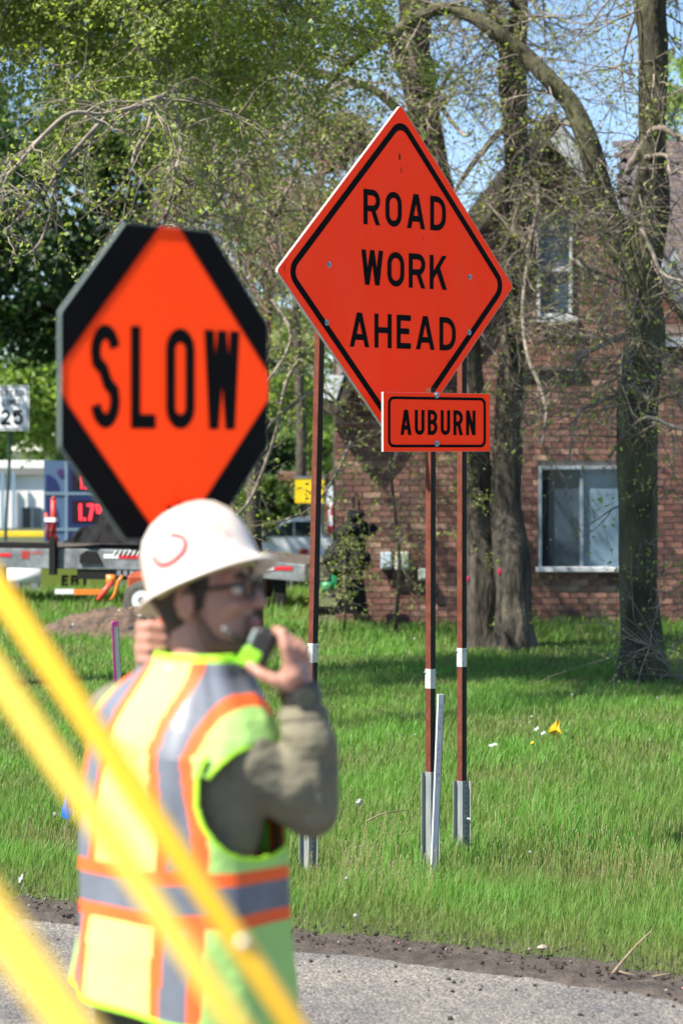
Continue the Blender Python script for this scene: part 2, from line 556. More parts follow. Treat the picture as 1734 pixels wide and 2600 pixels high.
# pebbles and clods scattered on the mud: nobody could count them
rng = random.Random(3)
g = MB()
m_clods = [mat('clod', (0.040, 0.030, 0.024), 0.9), mat('gravel_bit', (0.20, 0.18, 0.15), 0.9), mat('pink_fleck', (0.6, 0.18, 0.2), 0.7)]
for i in range(1300):
    x = rng.uniform(-3, 3); s = rng.uniform(-.06, .5) if rng.random() < .85 else -abs(rng.gauss(0, .5))
    r = rng.uniform(0.003, 0.010) * (1.5 if rng.random() < .08 else 1)
    vs, fs = sphere_geo((x + .53 * s, edge_y(x) + .85 * s, (0.018 if s > 0 else 0.0) + r * .5), (r, r * rng.uniform(.6, 1.2), r * .7), Matrix.Rotation(rng.random() * 6, 3, 'Z'), 5, 4)
    g.add(vs, fs, 0 if rng.random() < .90 else (1 if rng.random() < .95 else 2))
tag(g.build('mud_clods', m_clods), kind='stuff')

# street of the filling station beyond the lawn, with its yellow kerb
m_farroad = mat('far_pavement', (0.20, 0.20, 0.19), 0.9, noise_scale=2, noise_amt=.2)
g = MB(); g.v = [(-60, 44, -.606), (60, 44, -.606), (60, 74, -.606), (-60, 74, -.606)]; g.f = [(0, 1, 2, 3)]; g.m = [0]
tag(g.build('street', m_farroad), kind='structure')
m_yel = mat('kerb_yellow', (0.80, 0.55, 0.02), 0.6, noise_scale=6, noise_amt=.12)
g = MB()
g.box((-14, 74.2, -.53), (22, .25, .16))
tag(g.build('kerb', m_yel, bevel=.02), kind='structure')

# ================================================================== GRASS (stuff)
m_blade = leaf_mat('grass_blade', (0.205, 0.210, 0.080), (0.150, 0.340, 0.055), 0.38)
def grass():
    rg = np.random.default_rng(5)
    zones = [(9.0, 12.5, 4600, .0034, .095, .75), (12.5, 16, 3300, .0045, .10, .9), (16, 22, 1900, .0065, .10, 1.2), (22, 29, 900, .010, .11, 1.6), (29, 36.5, 380, .015, .13, 2.2)]
    Vs = []; Ts = []
    for d0, d1, dens, bw, bh, marg in zones:
        dm = (d0 + d1) / 2; half = 0.132 * d1 + marg
        n = int(dens * 2 * half * (d1 - d0))
        x = rg.uniform(-half, half, n); y = rg.uniform(d0, d1, n)
        ey = 10.17 - 0.62 * x - 0.03 * x * x / (1 + (x / 4) ** 2)
        s = (y - ey) * .85
        lim = 0.13 + 0.05 * np.sin(x * 2.3) + 0.05 * np.sin(x * 9.1) + 0.03 * np.sin(x * 23)
        pr = np.clip((s - lim + .10) / .35, 0, 1)
        keep = rg.random(n) < pr ** 1.3
        keep &= ~((x > -.3) & (x < 7.2) & (y > 27.9))          # inside the house
        x = x[keep]; y = y[keep]; s = s[keep]; lim = lim[keep]; n = len(x)
        z = np.array([gz(a, b) for a, b in zip(x, y)]) - .004
        cl = np.array([noise.noise(Vector((a * 1.3, b * 1.0, 0))) + .5 * noise.noise(Vector((a * 5, b * 4, 2))) for a, b in zip(x, y)])
        edge = np.clip((s - lim) / .9, 0, 1)
        h = bh * rg.uniform(.40, 1.12, n) * (0.45 + .55 * edge) * (1 + .45 * cl)
        h *= np.where(y > 26.6, 1.35, 1.0)
        far = np.clip((y - 16) / 6, 0, 1)
        h *= 1 - .35 * far * (y < 26)
        tall = rg.random(n) < .015
        h = np.where(tall, h * 1.7, h)
        w = bw * rg.uniform(.6, 1.3, n)
        az = rg.uniform(0, 2 * np.pi, n); lean = rg.uniform(.05, .55, n) * h
        dx = np.cos(az) * lean + .10 * h; dy = np.sin(az) * lean
        az2 = rg.normal(0, .7, n); wx = np.cos(az2) * w / 2; wy = np.sin(az2) * w / 2
        tint = np.clip(.62 + .55 * cl + rg.normal(0, .16, n) - .45 * (1 - edge) * (s < 2.2), 0, 1)
        tint = np.where(rg.random(n) < .06, .0, tint)
        b = np.stack([x, y, z], 1)
        A = b + np.stack([-wx, -wy, 0 * z], 1); B = b + np.stack([wx, wy, 0 * z], 1)
        mid = b + np.stack([dx * .35, dy * .35, h * .6], 1)
        C = mid + np.stack([wx * .8, wy * .8, 0 * z], 1); D = mid - np.stack([wx * .8, wy * .8, 0 * z], 1)
        E = b + np.stack([dx, dy, h], 1)
        Vs.append(np.stack([A, B, C, D, E], 1).reshape(-1, 3)); Ts.append(np.repeat(tint, 5))
    V = np.concatenate(Vs); T = np.concatenate(Ts); n = len(V) // 5
    base = np.arange(n)[:, None] * 5
    loops = (base + np.array([0, 1, 2, 3, 3, 2, 4])).ravel()
    starts = (np.arange(n)[:, None] * 7 + np.array([0, 4])).ravel()
    totals = np.tile([4, 3], n)
    print('grass blades', n)
    return tag(fast_mesh('grass', V, loops, starts, totals, m_blade, tint=T), kind='stuff')
grass()

# ================================================================== TREES
m_bark = mat('grey_bark', (0.014, 0.011, 0.008), 0.95, noise_scale=8, col2=(0.125, 0.104, 0.076), bump=0.06, bump_scale=14, stretch=(1, 1, .22))
m_bark_moss = mat('mossy_bark', (0.026, 0.022, 0.016), 0.95, noise_scale=4.5, col2=(0.110, 0.105, 0.055), bump=0.03, bump_scale=24, stretch=(1, 1, .4))
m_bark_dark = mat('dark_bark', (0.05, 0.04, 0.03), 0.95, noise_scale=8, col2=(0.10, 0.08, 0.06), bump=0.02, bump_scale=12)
m_twig = mat('grey_twig', (0.13, 0.105, 0.085), 0.85, spec=.15, noise_scale=5, col2=(0.34, 0.285, 0.235))
m_twig_red = mat('reddish_twig', (0.22, 0.11, 0.075), 0.85)
m_leaf_spring = leaf_mat('spring_leaf', (0.21, 0.245, 0.075), (0.38, 0.46, 0.13), 0.48)
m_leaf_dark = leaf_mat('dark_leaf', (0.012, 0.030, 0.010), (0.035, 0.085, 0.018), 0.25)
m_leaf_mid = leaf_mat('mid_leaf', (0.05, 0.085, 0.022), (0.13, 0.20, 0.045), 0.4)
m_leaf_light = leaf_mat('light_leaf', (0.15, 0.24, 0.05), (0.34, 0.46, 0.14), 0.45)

def leaves(name, pos, size, m, parent, seed=0, jit=0.0, tint_c=.5):
    """one leaf per position: a small folded diamond with its own turn, size and tint"""
    rg = np.random.default_rng(seed)
    pos = np.asarray(pos, dtype=float); n = len(pos)
    if n == 0: return None
    if jit: pos = pos + rg.normal(0, jit, (n, 3))
    a = rg.normal(0, 1, (n, 3)); a /= np.linalg.norm(a, axis=1)[:, None]
    b = rg.normal(0, 1, (n, 3)); b -= a * (a * b).sum(1)[:, None]; b /= np.linalg.norm(b, axis=1)[:, None]
    sz = (size * rg.uniform(.5, 1.3, n))[:, None]
    c = np.cross(a, b)
    v0 = pos - a * sz * .5; v2 = pos + a * sz * .5 + c * sz * .12; v1 = pos + b * sz * .32 - c * sz * .05; v3 = pos - b * sz * .32 - c * sz * .05
    V = np.stack([v0, v1, v2, v3], 1).reshape(-1, 3)
    base = np.arange(n)[:, None] * 4
    loops = (base + np.array([0, 1, 2, 0, 2, 3])).ravel()
    starts = np.arange(2 * n) * 3; totals = np.full(2 * n, 3)
    tint = np.repeat(np.clip(tint_c + rg.normal(0, .3, n), 0, 1), 4)
    o = fast_mesh(name, V, loops, starts, totals, m, parent, tint=tint)
    return o

class Twigs:
    """collects branches as tubes and remembers where leaves grow"""
    def __init__(s, seed):
        s.mb = MB(); s.leaf = []; s.rng = random.Random(seed)
    def limb(s, pts, per=4, n=7, bumpy=.0):
        """pts (px,py,d,radius_px)"""
        sp = smooth_path(pts, per)
        W = [P(q[0], q[1], q[2]) for q in sp]
        rr = [q[3] * q[2] / F for q in sp]
        s.mb.tube(W, rr, n, bumpy=bumpy)
        return W, rr
    def grow(s, p, d, L, r, lvl, droop=0.15, wig=.35, spread=.9, kids=3, leafy=1.0, up=0):
        rng = s.rng; k = 5 if lvl > 0 else 4
        pts = [p.copy()]; dirs = []
        d = d.normalized(); q = p.copy()
        for i in range(k):
            d = (d + Vector((rng.gauss(0, wig), rng.gauss(0, wig), rng.gauss(0, wig) - droop + up)) * .5).normalized()
            q = q + d * L / k
            pts.append(q.copy()); dirs.append(d.copy())
        s.mb.tube(pts, [r * (1 - .75 * i / k) for i in range(k + 1)], 5 if lvl > 1 else 4 if lvl else 3, cap=False)
        if lvl <= 1 and leafy > 0:
            for i in range(1, k + 1):
                c = leafy
                while c > 0:
                    if rng.random() < c: s.leaf.append(pts[i] + Vector((rng.gauss(0, .03), rng.gauss(0, .03), rng.gauss(0, .03))))
                    c -= 1
        if lvl > 0:
            for j in range(kids):
                i = rng.randint(1, k)
                dd = (dirs[min(i, k - 1)] + Vector((rng.gauss(0, spread), rng.gauss(0, spread), rng.gauss(0, spread)))).normalized()
                s.grow(pts[i], dd, L * rng.uniform(.45, .75), r * .55, lvl - 1, droop, wig, spread, kids, leafy, up)

# ---- the twin-trunk tree (two stems from one foot, between the signs and the window)
def bark_tree(stems, label, cat_group, mt, base, seed, grows, twig_m=m_twig, leaf_m=m_leaf_spring, leaf_size=.04, extra=None):
    t = thing('tree', base, label, 'tree', cat_group)
    tr = MB()
    Ws = []
    for st in stems:
        sp = smooth_path(st, 8)
        W = [P(q[0], q[1], q[2]) for q in sp]; rr = [q[3] * q[2] / F for q in sp]
        tr.tube(W, rr, 22, bumpy=.16, seed=seed + len(Ws)); Ws.append((W, rr))
    tr.build('trunk', mt, t, smooth=True)
    tw = Twigs(seed)
    grows(tw, Ws)
    tw.mb.build('branches', twig_m, t, smooth=True)
    if tw.leaf: leaves('leaves', tw.leaf, leaf_size, leaf_m, t, seed)
    return t, tw

TREE_GROUP = None
def sprout(tw, W, rr, n, L, lvl, droop, leafy, side=None, r=None, kids=3, i0=0, i1=None, spread=.9, wig=.35, up=0):
    rng = tw.rng
    i1 = i1 or len(W) - 1
    for _ in range(n):
        i = rng.randint(i0, i1)
        d = Vector((rng.gauss(0, 1), rng.gauss(0, .7), rng.gauss(0, .8)))
        if side is not None: d = d * .6 + Vector(side)
        tw.grow(W[i], d, L * rng.uniform(.6, 1.2), r or min(rr[i] * .5, .018), lvl, droop, wig, spread, kids, leafy, up)

def growA(tw, Ws):
    W, rr = Ws[0]
    # dead snag sticking up to the right
    tw.limb([(1095, 265, 24.9, 9), (1118, 225, 24.8, 7), (1148, 176, 24.7, 6)])
    tw.limb([(1085, 300, 24.9, 8), (1130, 250, 24.8, 6), (1120, 240, 24.8, 5)])
    tw.limb([(1110, 255, 24.9, 7), (1140, 300, 24.8, 6), (1180, 345, 24.6, 4), (1200, 330, 24.5, 3)])
    # long limb running out to the left
    a = tw.limb([(1050, 320, 25, 14), (960, 235, 24.5, 11), (870, 200, 24, 10), (760, 172, 23.2, 10), (640, 168, 22.4, 9), (520, 200, 20.4, 10), (430, 240, 18.8, 11), (340, 272, 17.7, 7)], n=8)
    b = tw.limb([(345, 272, 17.7, 7), (260, 290, 17.5, 5), (180, 288, 17.4, 6), (110, 345, 17.3, 6), (65, 395, 17.2, 5), (20, 442, 17.2, 5), (-60, 470, 17.1, 3)])
    c = tw.limb([(265, 300, 17.5, 6), (210, 360, 17.4, 5), (160, 420, 17.4, 5), (115, 485, 17.3, 5), (60, 545, 17.3, 4), (10, 590, 17.2, 4)])
    tw.limb([(140, 455, 17.4, 6), (130, 540, 17.3, 5), (100, 620, 17.2, 4), (60, 650, 17.2, 2)])
    tw.limb([(130, 540, 17.3, 4), (142, 570, 17.3, 4), (145, 600, 17.3, 2)])
    tw.limb([(390, 265, 18.2, 6), (375, 330, 18, 6), (345, 380, 18, 5), (335, 415, 17.9, 3)])
    d = tw.limb([(440, 240, 18.8, 6), (460, 365, 18.6, 6), (445, 440, 18.5, 5), (430, 520, 18.4, 6), (412, 575, 18.4, 4)])
    e = tw.limb([(560, 400, 18.8, 4), (520, 440, 18.7, 6), (470, 475, 18.6, 6), (428, 520, 18.5, 5)])
    f = tw.limb([(750, 180, 23.3, 6), (700, 240, 23, 5), (640, 290, 22.6, 6), (600, 300, 22.4, 6), (600, 380, 22.2, 4), (612, 440, 22.1, 4)])
    h = tw.limb([(880, 210, 24, 7), (800, 260, 23.6, 6), (770, 330, 23.4, 6), (760, 420, 23.2, 5), (720, 500, 23, 5), (690, 570, 22.8, 4)])
    k = tw.limb([(620, 300, 22.5, 4), (560, 420, 22.2, 5), (560, 500, 22, 5), (500, 560, 21.8, 4), (470, 570, 21.7, 3)])
    for (lw, n, L, leafy) in ((a, 50, 1.0, 1.7), (b, 22, .40, .45), (c, 18, .32, .2), (d, 12, .35, .25), (e, 14, .35, .4), (f, 26, .8, .9), (h, 40, .9, .5), (k, 22, .7, .6)):
        sprout(tw, lw[0], lw[1], n, L, 2, .28, leafy, r=.008, kids=3, i0=2)
    sprout(tw, W, rr, 26, 1.2, 2, .05, .9, side=(-.5, -.5, .2), r=.014, i0=len(W) // 2)
    sprout(tw, W, rr, 40, 1.3, 2, .0, 1.6, r=.016, i0=int(len(W) * .84), kids=4)  # unseen upper crown, added to shade the gable wall
    sprout(tw, W, rr, 22, 1.0, 2, .1, .3, r=.009, side=(.5, -.6, 0), i0=int(len(W) * .45), i1=int(len(W) * .8))
    sprout(tw, W, rr, 14, .5, 1, .0, 3.0, side=(0, -.6, 0), r=.004, i0=4, i1=len(W) // 3)

twin, twA = bark_tree(
    [[(1225, 1672, 25.15, 60), (1226, 1600, 25.15, 50), (1228, 1500, 25.1, 45), (1218, 1380, 25.1, 42), (1208, 1200, 25.1, 37), (1200, 1000, 25, 33), (1180, 850, 25, 33), (1150, 680, 25, 35), (1118, 520, 25, 37), (1088, 360, 25, 37), (1066, 250, 25, 40), (1050, 120, 25, 40), (1053, 0, 25, 38), (1065, -250, 25, 30), (1040, -600, 25, 20), (1000, -900, 25, 8)],
     [(1062, 230, 24.98, 26), (1012, 130, 24.95, 20), (975, 50, 24.9, 15), (940, -30, 24.9, 12), (880, -250, 24.9, 8), (800, -500, 24.8, 4)]],
    'dark leaning trunk behind the orange diamond sign, with a limb drooping far to the left', 'leafing trees on the lawn in front of the house', m_bark, P(1225, 1650, 25.15) * 1, 11, growA)

def growB(tw, Ws):
    W, rr = Ws[0]
    tw.limb([(1340, 305, 25.2, 9), (1380, 318, 25, 8), (1430, 312, 24.8, 7), (1480, 330, 24.6, 4)])
    tw.limb([(1300, 315, 25.2, 9), (1262, 340, 25, 9), (1225, 385, 24.9, 8), (1190, 430, 24.8, 7), (1158, 480, 24.7, 5), (1140, 520, 24.6, 4)])
    tw.limb([(1335, 440, 25.1, 6), (1360, 470, 24.8, 6), (1365, 520, 24.6, 5), (1350, 590, 24.5, 5), (1335, 640, 24.4, 4)])
    x = tw.limb([(1345, 560, 25.1, 5), (1342, 640, 24.7, 5), (1326, 780, 24.3, 5), (1338, 900, 24, 5), (1372, 985, 23.8, 5), (1386, 1050, 23.7, 4), (1375, 1130, 23.6, 3)])
    tw.limb([(1290, 700, 25.1, 4), (1200, 780, 24.6, 4), (1250, 890, 24.2, 3), (1270, 910, 24.1, 2)])
    sprout(tw, W, rr, 50, 1.0, 2, .03, .45, r=.011, i0=len(W) // 3, kids=3)
    for st in Ws[1:]: sprout(tw, st[0], st[1], 12, 1.0, 2, .03, .8, r=.010)
    sprout(tw, x[0], x[1], 14, .35, 1, .12, .25, r=.005)
    sprout(tw, W, rr, 50, 1.3, 2, .0, 1.8, r=.016, i0=int(len(W) * .86), kids=4)  # dense crown out of view, added for its shade on the upper wall
    sprout(tw, W, rr, 60, 1.1, 2, .12, .18, r=.009, side=(.35, -.6, 0), i0=int(len(W) * .40), i1=int(len(W) * .78), kids=4, wig=.45)
trunkB, twB = bark_tree(
    [[(1308, 1672, 24.8, 60), (1306, 1600, 24.8, 50), (1303, 1500, 24.85, 46), (1298, 1400, 24.9, 48), (1285, 1300, 25, 42), (1283, 1180, 25, 38), (1292, 1050, 25, 36), (1302, 900, 25, 34), (1308, 750, 25.1, 33), (1316, 560, 25.1, 31), (1312, 400, 25.1, 31), (1303, 270, 25.1, 33), (1300, 160, 25.1, 36), (1312, 100, 25.1, 26), (1318, 0, 25.1, 23), (1325, -300, 25, 18), (1340, -700, 25, 9)],
     [(1300, 190, 25.05, 26), (1278, 110, 25, 20), (1252, 40, 25, 18), (1238, -40, 25, 16), (1200, -300, 25, 10), (1150, -600, 25, 5)]],
    'furrowed grey trunk with a pink paint dot, left of the ground-floor window', 'leafing trees on the lawn in front of the house', m_bark, P(1308, 1655, 24.8) * 1, 23, growB)
# pink paint dots on bark
m_pink = mat('pink_marker_paint', (0.60, 0.03, 0.10), 0.9, spec=.1)
def pink_dot(px, py, d, parent, r=6):
    vs, fs = sphere_geo(P(px, py, d), (r * .8 * d / F, .006, r * 1.5 * d / F), None, 12, 8)
    MB().add(vs, fs).build('paint_dot', m_pink, parent, smooth=True)
pink_dot(1268, 1452, 24.74, trunkB)
pink_dot(1187, 1470, 24.98, twin, 5)

def growC(tw, Ws):
    W, rr = Ws[0]
    arcW = Ws[1]
    tw.limb([(1590, 440, 21.9, 10), (1620, 390, 21.8, 12), (1650, 340, 21.7, 11), (1680, 325, 21.6, 9), (1725, 350, 21.5, 8), (1790, 380, 21.3, 6)])
    tw.limb([(1640, 400, 21.7, 8), (1690, 395, 21.5, 5), (1700, 440, 21.4, 5), (1720, 430, 21.3, 3)])
    q = []
    q.append(tw.limb([(1660, 620, 21.5, 7), (1628, 582, 21.3, 7), (1655, 640, 21.2, 6), (1680, 695, 21.1, 5), (1734, 715, 21, 4)]))
    q.append(tw.limb([(1582, 1010, 21.6, 7), (1540, 1010, 21.3, 5), (1500, 1030, 21.1, 5), (1470, 1045, 21, 4), (1450, 1110, 20.9, 3), (1445, 1170, 20.9, 3)]))
    q.append(tw.limb([(1575, 970, 21.5, 9), (1610, 985, 21.3, 9), (1650, 1015, 21.1, 7), (1680, 1010, 21, 4), (1734, 1000, 20.9, 3)]))
    q.append(tw.limb([(1650, 1015, 21.1, 4), (1665, 970, 21, 4), (1680, 960, 21, 3)]))
    q.append(tw.limb([(1545, 1160, 21.4, 5), (1590, 1100, 21.2, 5), (1640, 1060, 21, 5), (1700, 1080, 20.9, 5), (1760, 1100, 20.8, 4)]))
    q.append(tw.limb([(1595, 720, 21.6, 6), (1540, 700, 21.4, 5), (1490, 680, 21.2, 5), (1470, 650, 21.1, 4)]))
    q.append(tw.limb([(1580, 850, 21.6, 8), (1520, 880, 21.4, 6), (1475, 905, 21.3, 6), (1455, 935, 21.2, 4)]))
    q.append(tw.limb([(1460, 660, 21.3, 4), (1500, 700, 21.2, 5), (1540, 720, 21.1, 4), (1560, 740, 21.1, 3)]))
    for lw in q: sprout(tw, lw[0], lw[1], 9, .32, 1, .12, .35, r=.005, kids=3, wig=.5)
    sprout(tw, arcW[0], arcW[1], 46, .8, 2, .12, .7, r=.009)
    sprout(tw, W, rr, 60, .9, 2, .05, .35, r=.010, i0=len(W) // 4)
    sprout(tw, W, rr, 60, 1.0, 2, .12, .15, r=.009, side=(-.2, -.5, 0), i0=int(len(W) * .35), i1=int(len(W) * .65), kids=4, wig=.45)
    sprout(tw, W, rr, 50, 1.3, 2, .0, 1.6, r=.016, i0=int(len(W) * .85), kids=4)
    sprout(tw, W, rr, 16, .8, 2, .0, .9, side=(.2, -.5, 0), r=.006, i0=3, i1=len(W) // 4)
trunkC, twC = bark_tree(
    [[(1632, 1752, 21.8, 84), (1630, 1715, 21.8, 72), (1628, 1640, 21.8, 58), (1622, 1540, 21.8, 52), (1620, 1440, 21.8, 50), (1618, 1300, 21.8, 50), (1616, 1150, 21.8, 52), (1618, 1020, 21.8, 54), (1630, 900, 21.8, 56), (1634, 820, 21.8, 54), (1622, 720, 21.8, 50), (1630, 620, 21.8, 56), (1648, 540, 21.8, 48), (1655, 420, 21.8, 38), (1655, 300, 21.8, 35), (1658, 200, 21.8, 36), (1655, 80, 21.8, 38), (1650, 0, 21.8, 42), (1655, -200, 21.8, 32), (1680, -500, 21.8, 22), (1700, -800, 21.8, 8)],
     [(1618, 680, 21.8, 44), (1578, 620, 21.8, 42), (1548, 560, 21.85, 34), (1520, 470, 21.9, 30), (1490, 360, 21.95, 28), (1450, 270, 22, 24), (1395, 205, 22, 22), (1330, 140, 22.1, 21), (1260, 82, 22.1, 19), (1195, 38, 22.2, 17), (1120, 20, 22.3, 16), (1060, 45, 22.3, 17), (1000, 85, 22.4, 14), (930, 125, 22.4, 11), (860, 185, 22.5, 8), (800, 260, 22.5, 4)]],
    'large mossy trunk at the right with an arching limb, in front of the window', 'leafing trees on the lawn in front of the house', m_bark_moss, P(1632, 1735, 21.8) * 1, 37, growC)

# ---- bare undergrowth by the right trunk
t = thing('shrub', P(1700, 1640, 23.2), 'thin bare shrub with sparse buds growing by the foot of the right trunk', 'shrub')
tw = Twigs(71)
for (a, b_, c) in ((1690, 1560, 21.3), (1730, 1600, 21.6), (1650, 1520, 21), (1760, 1560, 22), (1720, 1680, 22.4)):
    for _ in range(7):
        d = Vector((tw.rng.gauss(-.5, .7), tw.rng.gauss(-.2, .3), tw.rng.gauss(.35, .5)))
        tw.grow(P(a, b_ + 120, c), d, tw.rng.uniform(.5, 1.1), .005, 2, .05, .35, .8, 2, .35)
tw.mb.build('branches', m_twig, t, smooth=True)
leaves('leaves', tw.leaf, .03, m_leaf_spring, t, 71)

# ---- the big drooping canopy at the upper left: trunk outside the frame
t = thing('tree', (-4.6, 20.5, 0), 'olive-green leafing tree whose drooping crown fills the upper left corner', 'tree')
tr = MB(); tr.tube([(-4.6, 20.5, -.1), (-4.5, 20.5, 1.5), (-4.4, 20.5, 4), (-4.1, 20.6, 7), (-3.9, 20.6, 9)], [.34, .26, .22, .16, .06], 18, bumpy=.1)
tr.build('trunk', m_bark, t, smooth=True)
tw = Twigs(5)
rr5 = random.Random(55)
for i in range(30):
    z0 = rr5.uniform(4.2, 7.8)
    p0 = Vector((-4.3, 20.5, z0)); tx = rr5.uniform(-3.4, 0.9); ty = rr5.uniform(17.6, 21.6)
    zt = 4.55 + rr5.uniform(-.35, 1.9) + .25 * (tx + 3.2)
    p3 = Vector((tx, ty, zt)); pm = (p0 + p3) / 2 + Vector((0, 0, .7))
    pts = smooth_path([tuple(p0), tuple(p0.lerp(pm, .5) + Vector((0, 0, .2))), tuple(pm), tuple(pm.lerp(p3, .6) + Vector((0, 0, .1))), tuple(p3)], 5)
    pts = [Vector(q) + Vector((rr5.gauss(0, .03), rr5.gauss(0, .03), rr5.gauss(0, .03))) for q in pts]
    rd = [.035 * (1 - j / len(pts)) + .006 for j in range(len(pts))]
    tw.mb.tube(pts, rd, 6)
    sprout(tw, pts, rd, 24, .6, 2, .22, 1.1, r=.006, i0=7, kids=4)
tw.mb.build('branches', m_twig, t, smooth=True)
lv = tw.leaf + [q + Vector((rr5.gauss(0, .05), rr5.gauss(0, .05), rr5.gauss(0, .05))) for q in tw.leaf * 2 if rr5.random() < .6]
leaves('leaves', lv, .042, m_leaf_spring, t, 5, .02, .5)
print('canopy leaves', len(tw.leaf))

# ---- hanging red-brown and grey twig tangle behind the two signs
t = thing('tree', (-.2, 27.0, 0), 'tangle of grey and red-brown hanging twigs behind the SLOW paddle and diamond', 'tree')
tr = MB(); tr.tube([(-.9, 26.5, -.1), (-.9, 26.5, 1.6), (-.75, 26.6, 3.6), (-.7, 26.6, 6.5)], [.10, .075, .06, .03], 12, bumpy=.1)
tr.build('trunk', m_bark_dark, t, smooth=True)
tw = Twigs(9); tw2 = Twigs(10)
for i in range(190):
    u = rr5.random()
    px = 480 + 400 * u + rr5.gauss(0, 45); py = 330 + rr5.uniform(-130, 330)
    p = P(px, py, rr5.uniform(24.3, 26.8))
    (tw if i % 4 else tw2).grow(p, Vector((rr5.gauss(-.1, .7), rr5.gauss(0, .5), -.6)), rr5.uniform(.7, 1.3), .010, 2, .25, .4, .8, 3, .35)
for path in ([(880, 1060, 23.5, 4), (820, 990, 23.4, 5), (740, 1030, 23.3, 5), (680, 1085, 23.2, 4), (640, 1170, 23.1, 4), (600, 1240, 23, 3)],
             [(890, 1120, 23.5, 3), (850, 1210, 23.4, 4), (790, 1290, 23.3, 3), (700, 1330, 23.2, 3)],
             [(790, 880, 23.4, 4), (730, 960, 23.3, 5), (700, 1100, 23.2, 5), (640, 1260, 23, 5), (600, 1310, 22.9, 4)],
             [(690, 760, 23.4, 4), (740, 850, 23.3, 5), (700, 940, 23.2, 4), (650, 1000, 23.1, 4)]):
    w = tw.limb(path); sprout(tw, w[0], w[1], 16, .4, 1, .1, .8, r=.005)
tw.mb.build('branches', m_twig, t, smooth=True)
tw2.mb.build('branches', m_twig_red, t, smooth=True)
leaves('leaves', tw.leaf + tw2.leaf, .045, m_leaf_spring, t, 9)

# ---- sprays of tiny leaves in front of the brick wall (a sapling)
t = thing('tree', (.55, 26.6, 0), 'slender sapling with tiny light leaves in front of the sunlit brick wall', 'tree')
tr = MB(); tr.tube([(.55, 26.6, -.05), (.6, 26.6, .8), (.5, 26.6, 1.8), (.62, 26.5, 3.1), (.7, 26.5, 3.9)], [.022, .018, .014, .010, .004], 8)
tr.build('trunk', m_bark_dark, t, smooth=True)
tw = Twigs(19)
W = smooth_path([(.6, 26.6, .75), (.5, 26.6, 1.5), (.6, 26.6, 2.4), (.68, 26.5, 3.6)], 6); W = [Vector(q) for q in W]
sprout(tw, W, [.01] * len(W), 46, .65, 1, -.02, 1.2, side=(0, -.3, .1), r=.005)
tw.mb.build('branches', m_twig, t, smooth=True)
leaves('leaves', tw.leaf, .04, m_leaf_spring, t, 19)

t = thing('tree', (.02, 26.7, 0), 'twiggy seedling tree in front of the black covered grill', 'tree')
tr = MB(); tr.tube([(.02, 26.7, -.05), (.05, 26.7, .6), (0, 26.7, 1.1)], [.014, .010, .005], 7); tr.build('trunk', m_bark_dark, t, smooth=True)
tw = Twigs(29); W = [Vector((.03, 26.7, .35 + .1 * i)) for i in range(8)]
sprout(tw, W, [.01] * 8, 26, .42, 1, -.02, 1.6, side=(.1, -.3, .1), r=.004)
tw.mb.build('branches', m_twig, t, smooth=True); leaves('leaves', tw.leaf, .035, m_leaf_spring, t, 29)

# ---- background trees: trunk, limbs and a crown of leaf clumps with gaps
def bg_tree(px, py, d, rpx, label, m, leaf, n_cl, per_cl, seed, group=None, squash=.85, ground=-.6, name='tree', cl_r=.32, mb_=m_bark_dark, tint_c=.5, hollow=0.35, tx=None):
    rg = np.random.default_rng(seed)
    c = P(px, py, d); r = rpx * d / F
    bx_ = (tx - CX) / F * d if tx is not None else c.x
    t = thing(name, (bx_, d, gz(c.x, d)), label, 'tree', group)
    tr = MB(); g0 = gz(c.x, d) - .05
    top = c.z + r * .3
    tr.tube([(bx_, d, g0), (bx_ + r * .03, d, g0 + (top - g0) * .4), ((c.x + bx_) / 2 - r * .04, d, g0 + (top - g0) * .75), (c.x, d, top)], [r * .085, r * .065, r * .045, r * .012], 10, bumpy=.1)
    rr_ = random.Random(seed)
    for _ in range(9):
        a = rr_.uniform(0, 6.28); q = Vector((c.x, d, c.z - r * rr_.uniform(-.1, .7)))
        e = c + Vector((math.cos(a) * r * .75, math.sin(a) * r * .75, rr_.uniform(-.1, .6) * r))
        tr.tube([q, q.lerp(e, .5) + Vector((0, 0, -.05 * r)), e], [r * .03, r * .02, r * .006], 6, cap=False)
    tr.build('trunk', mb_, t, smooth=True)
    dirs = rg.normal(0, 1, (n_cl, 3)); dirs /= np.linalg.norm(dirs, axis=1)[:, None]
    rad = r * (hollow + (1 - hollow) * rg.random(n_cl) ** .6)
    cen = np.array(c) + dirs * rad[:, None] * np.array([1, 1, squash])
    cr = r * cl_r * rg.uniform(.5, 1.2, n_cl)
    off = rg.normal(0, .45, (n_cl, per_cl, 3)) * cr[:, None, None] * np.array([1, 1, .6])
    pos = (cen[:, None, :] + off).reshape(-1, 3)
    pos = pos[pos[:, 2] > g0 + .02]
    leaves('crown', pos, leaf, m, t, seed, 0, tint_c)
    return t
BGG = 'trees beyond the lawn'
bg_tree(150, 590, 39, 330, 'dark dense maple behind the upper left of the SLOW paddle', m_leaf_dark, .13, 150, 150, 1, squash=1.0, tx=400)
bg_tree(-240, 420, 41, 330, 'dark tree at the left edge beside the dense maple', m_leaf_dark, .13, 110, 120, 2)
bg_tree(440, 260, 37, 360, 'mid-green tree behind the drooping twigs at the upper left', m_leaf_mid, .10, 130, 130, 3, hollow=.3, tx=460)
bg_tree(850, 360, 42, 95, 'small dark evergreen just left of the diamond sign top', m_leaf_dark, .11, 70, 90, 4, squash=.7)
bg_tree(60, 960, 56, 230, 'pale sunlit tree behind the speed limit sign', m_leaf_light, .15, 120, 130, 5, tx=-70)
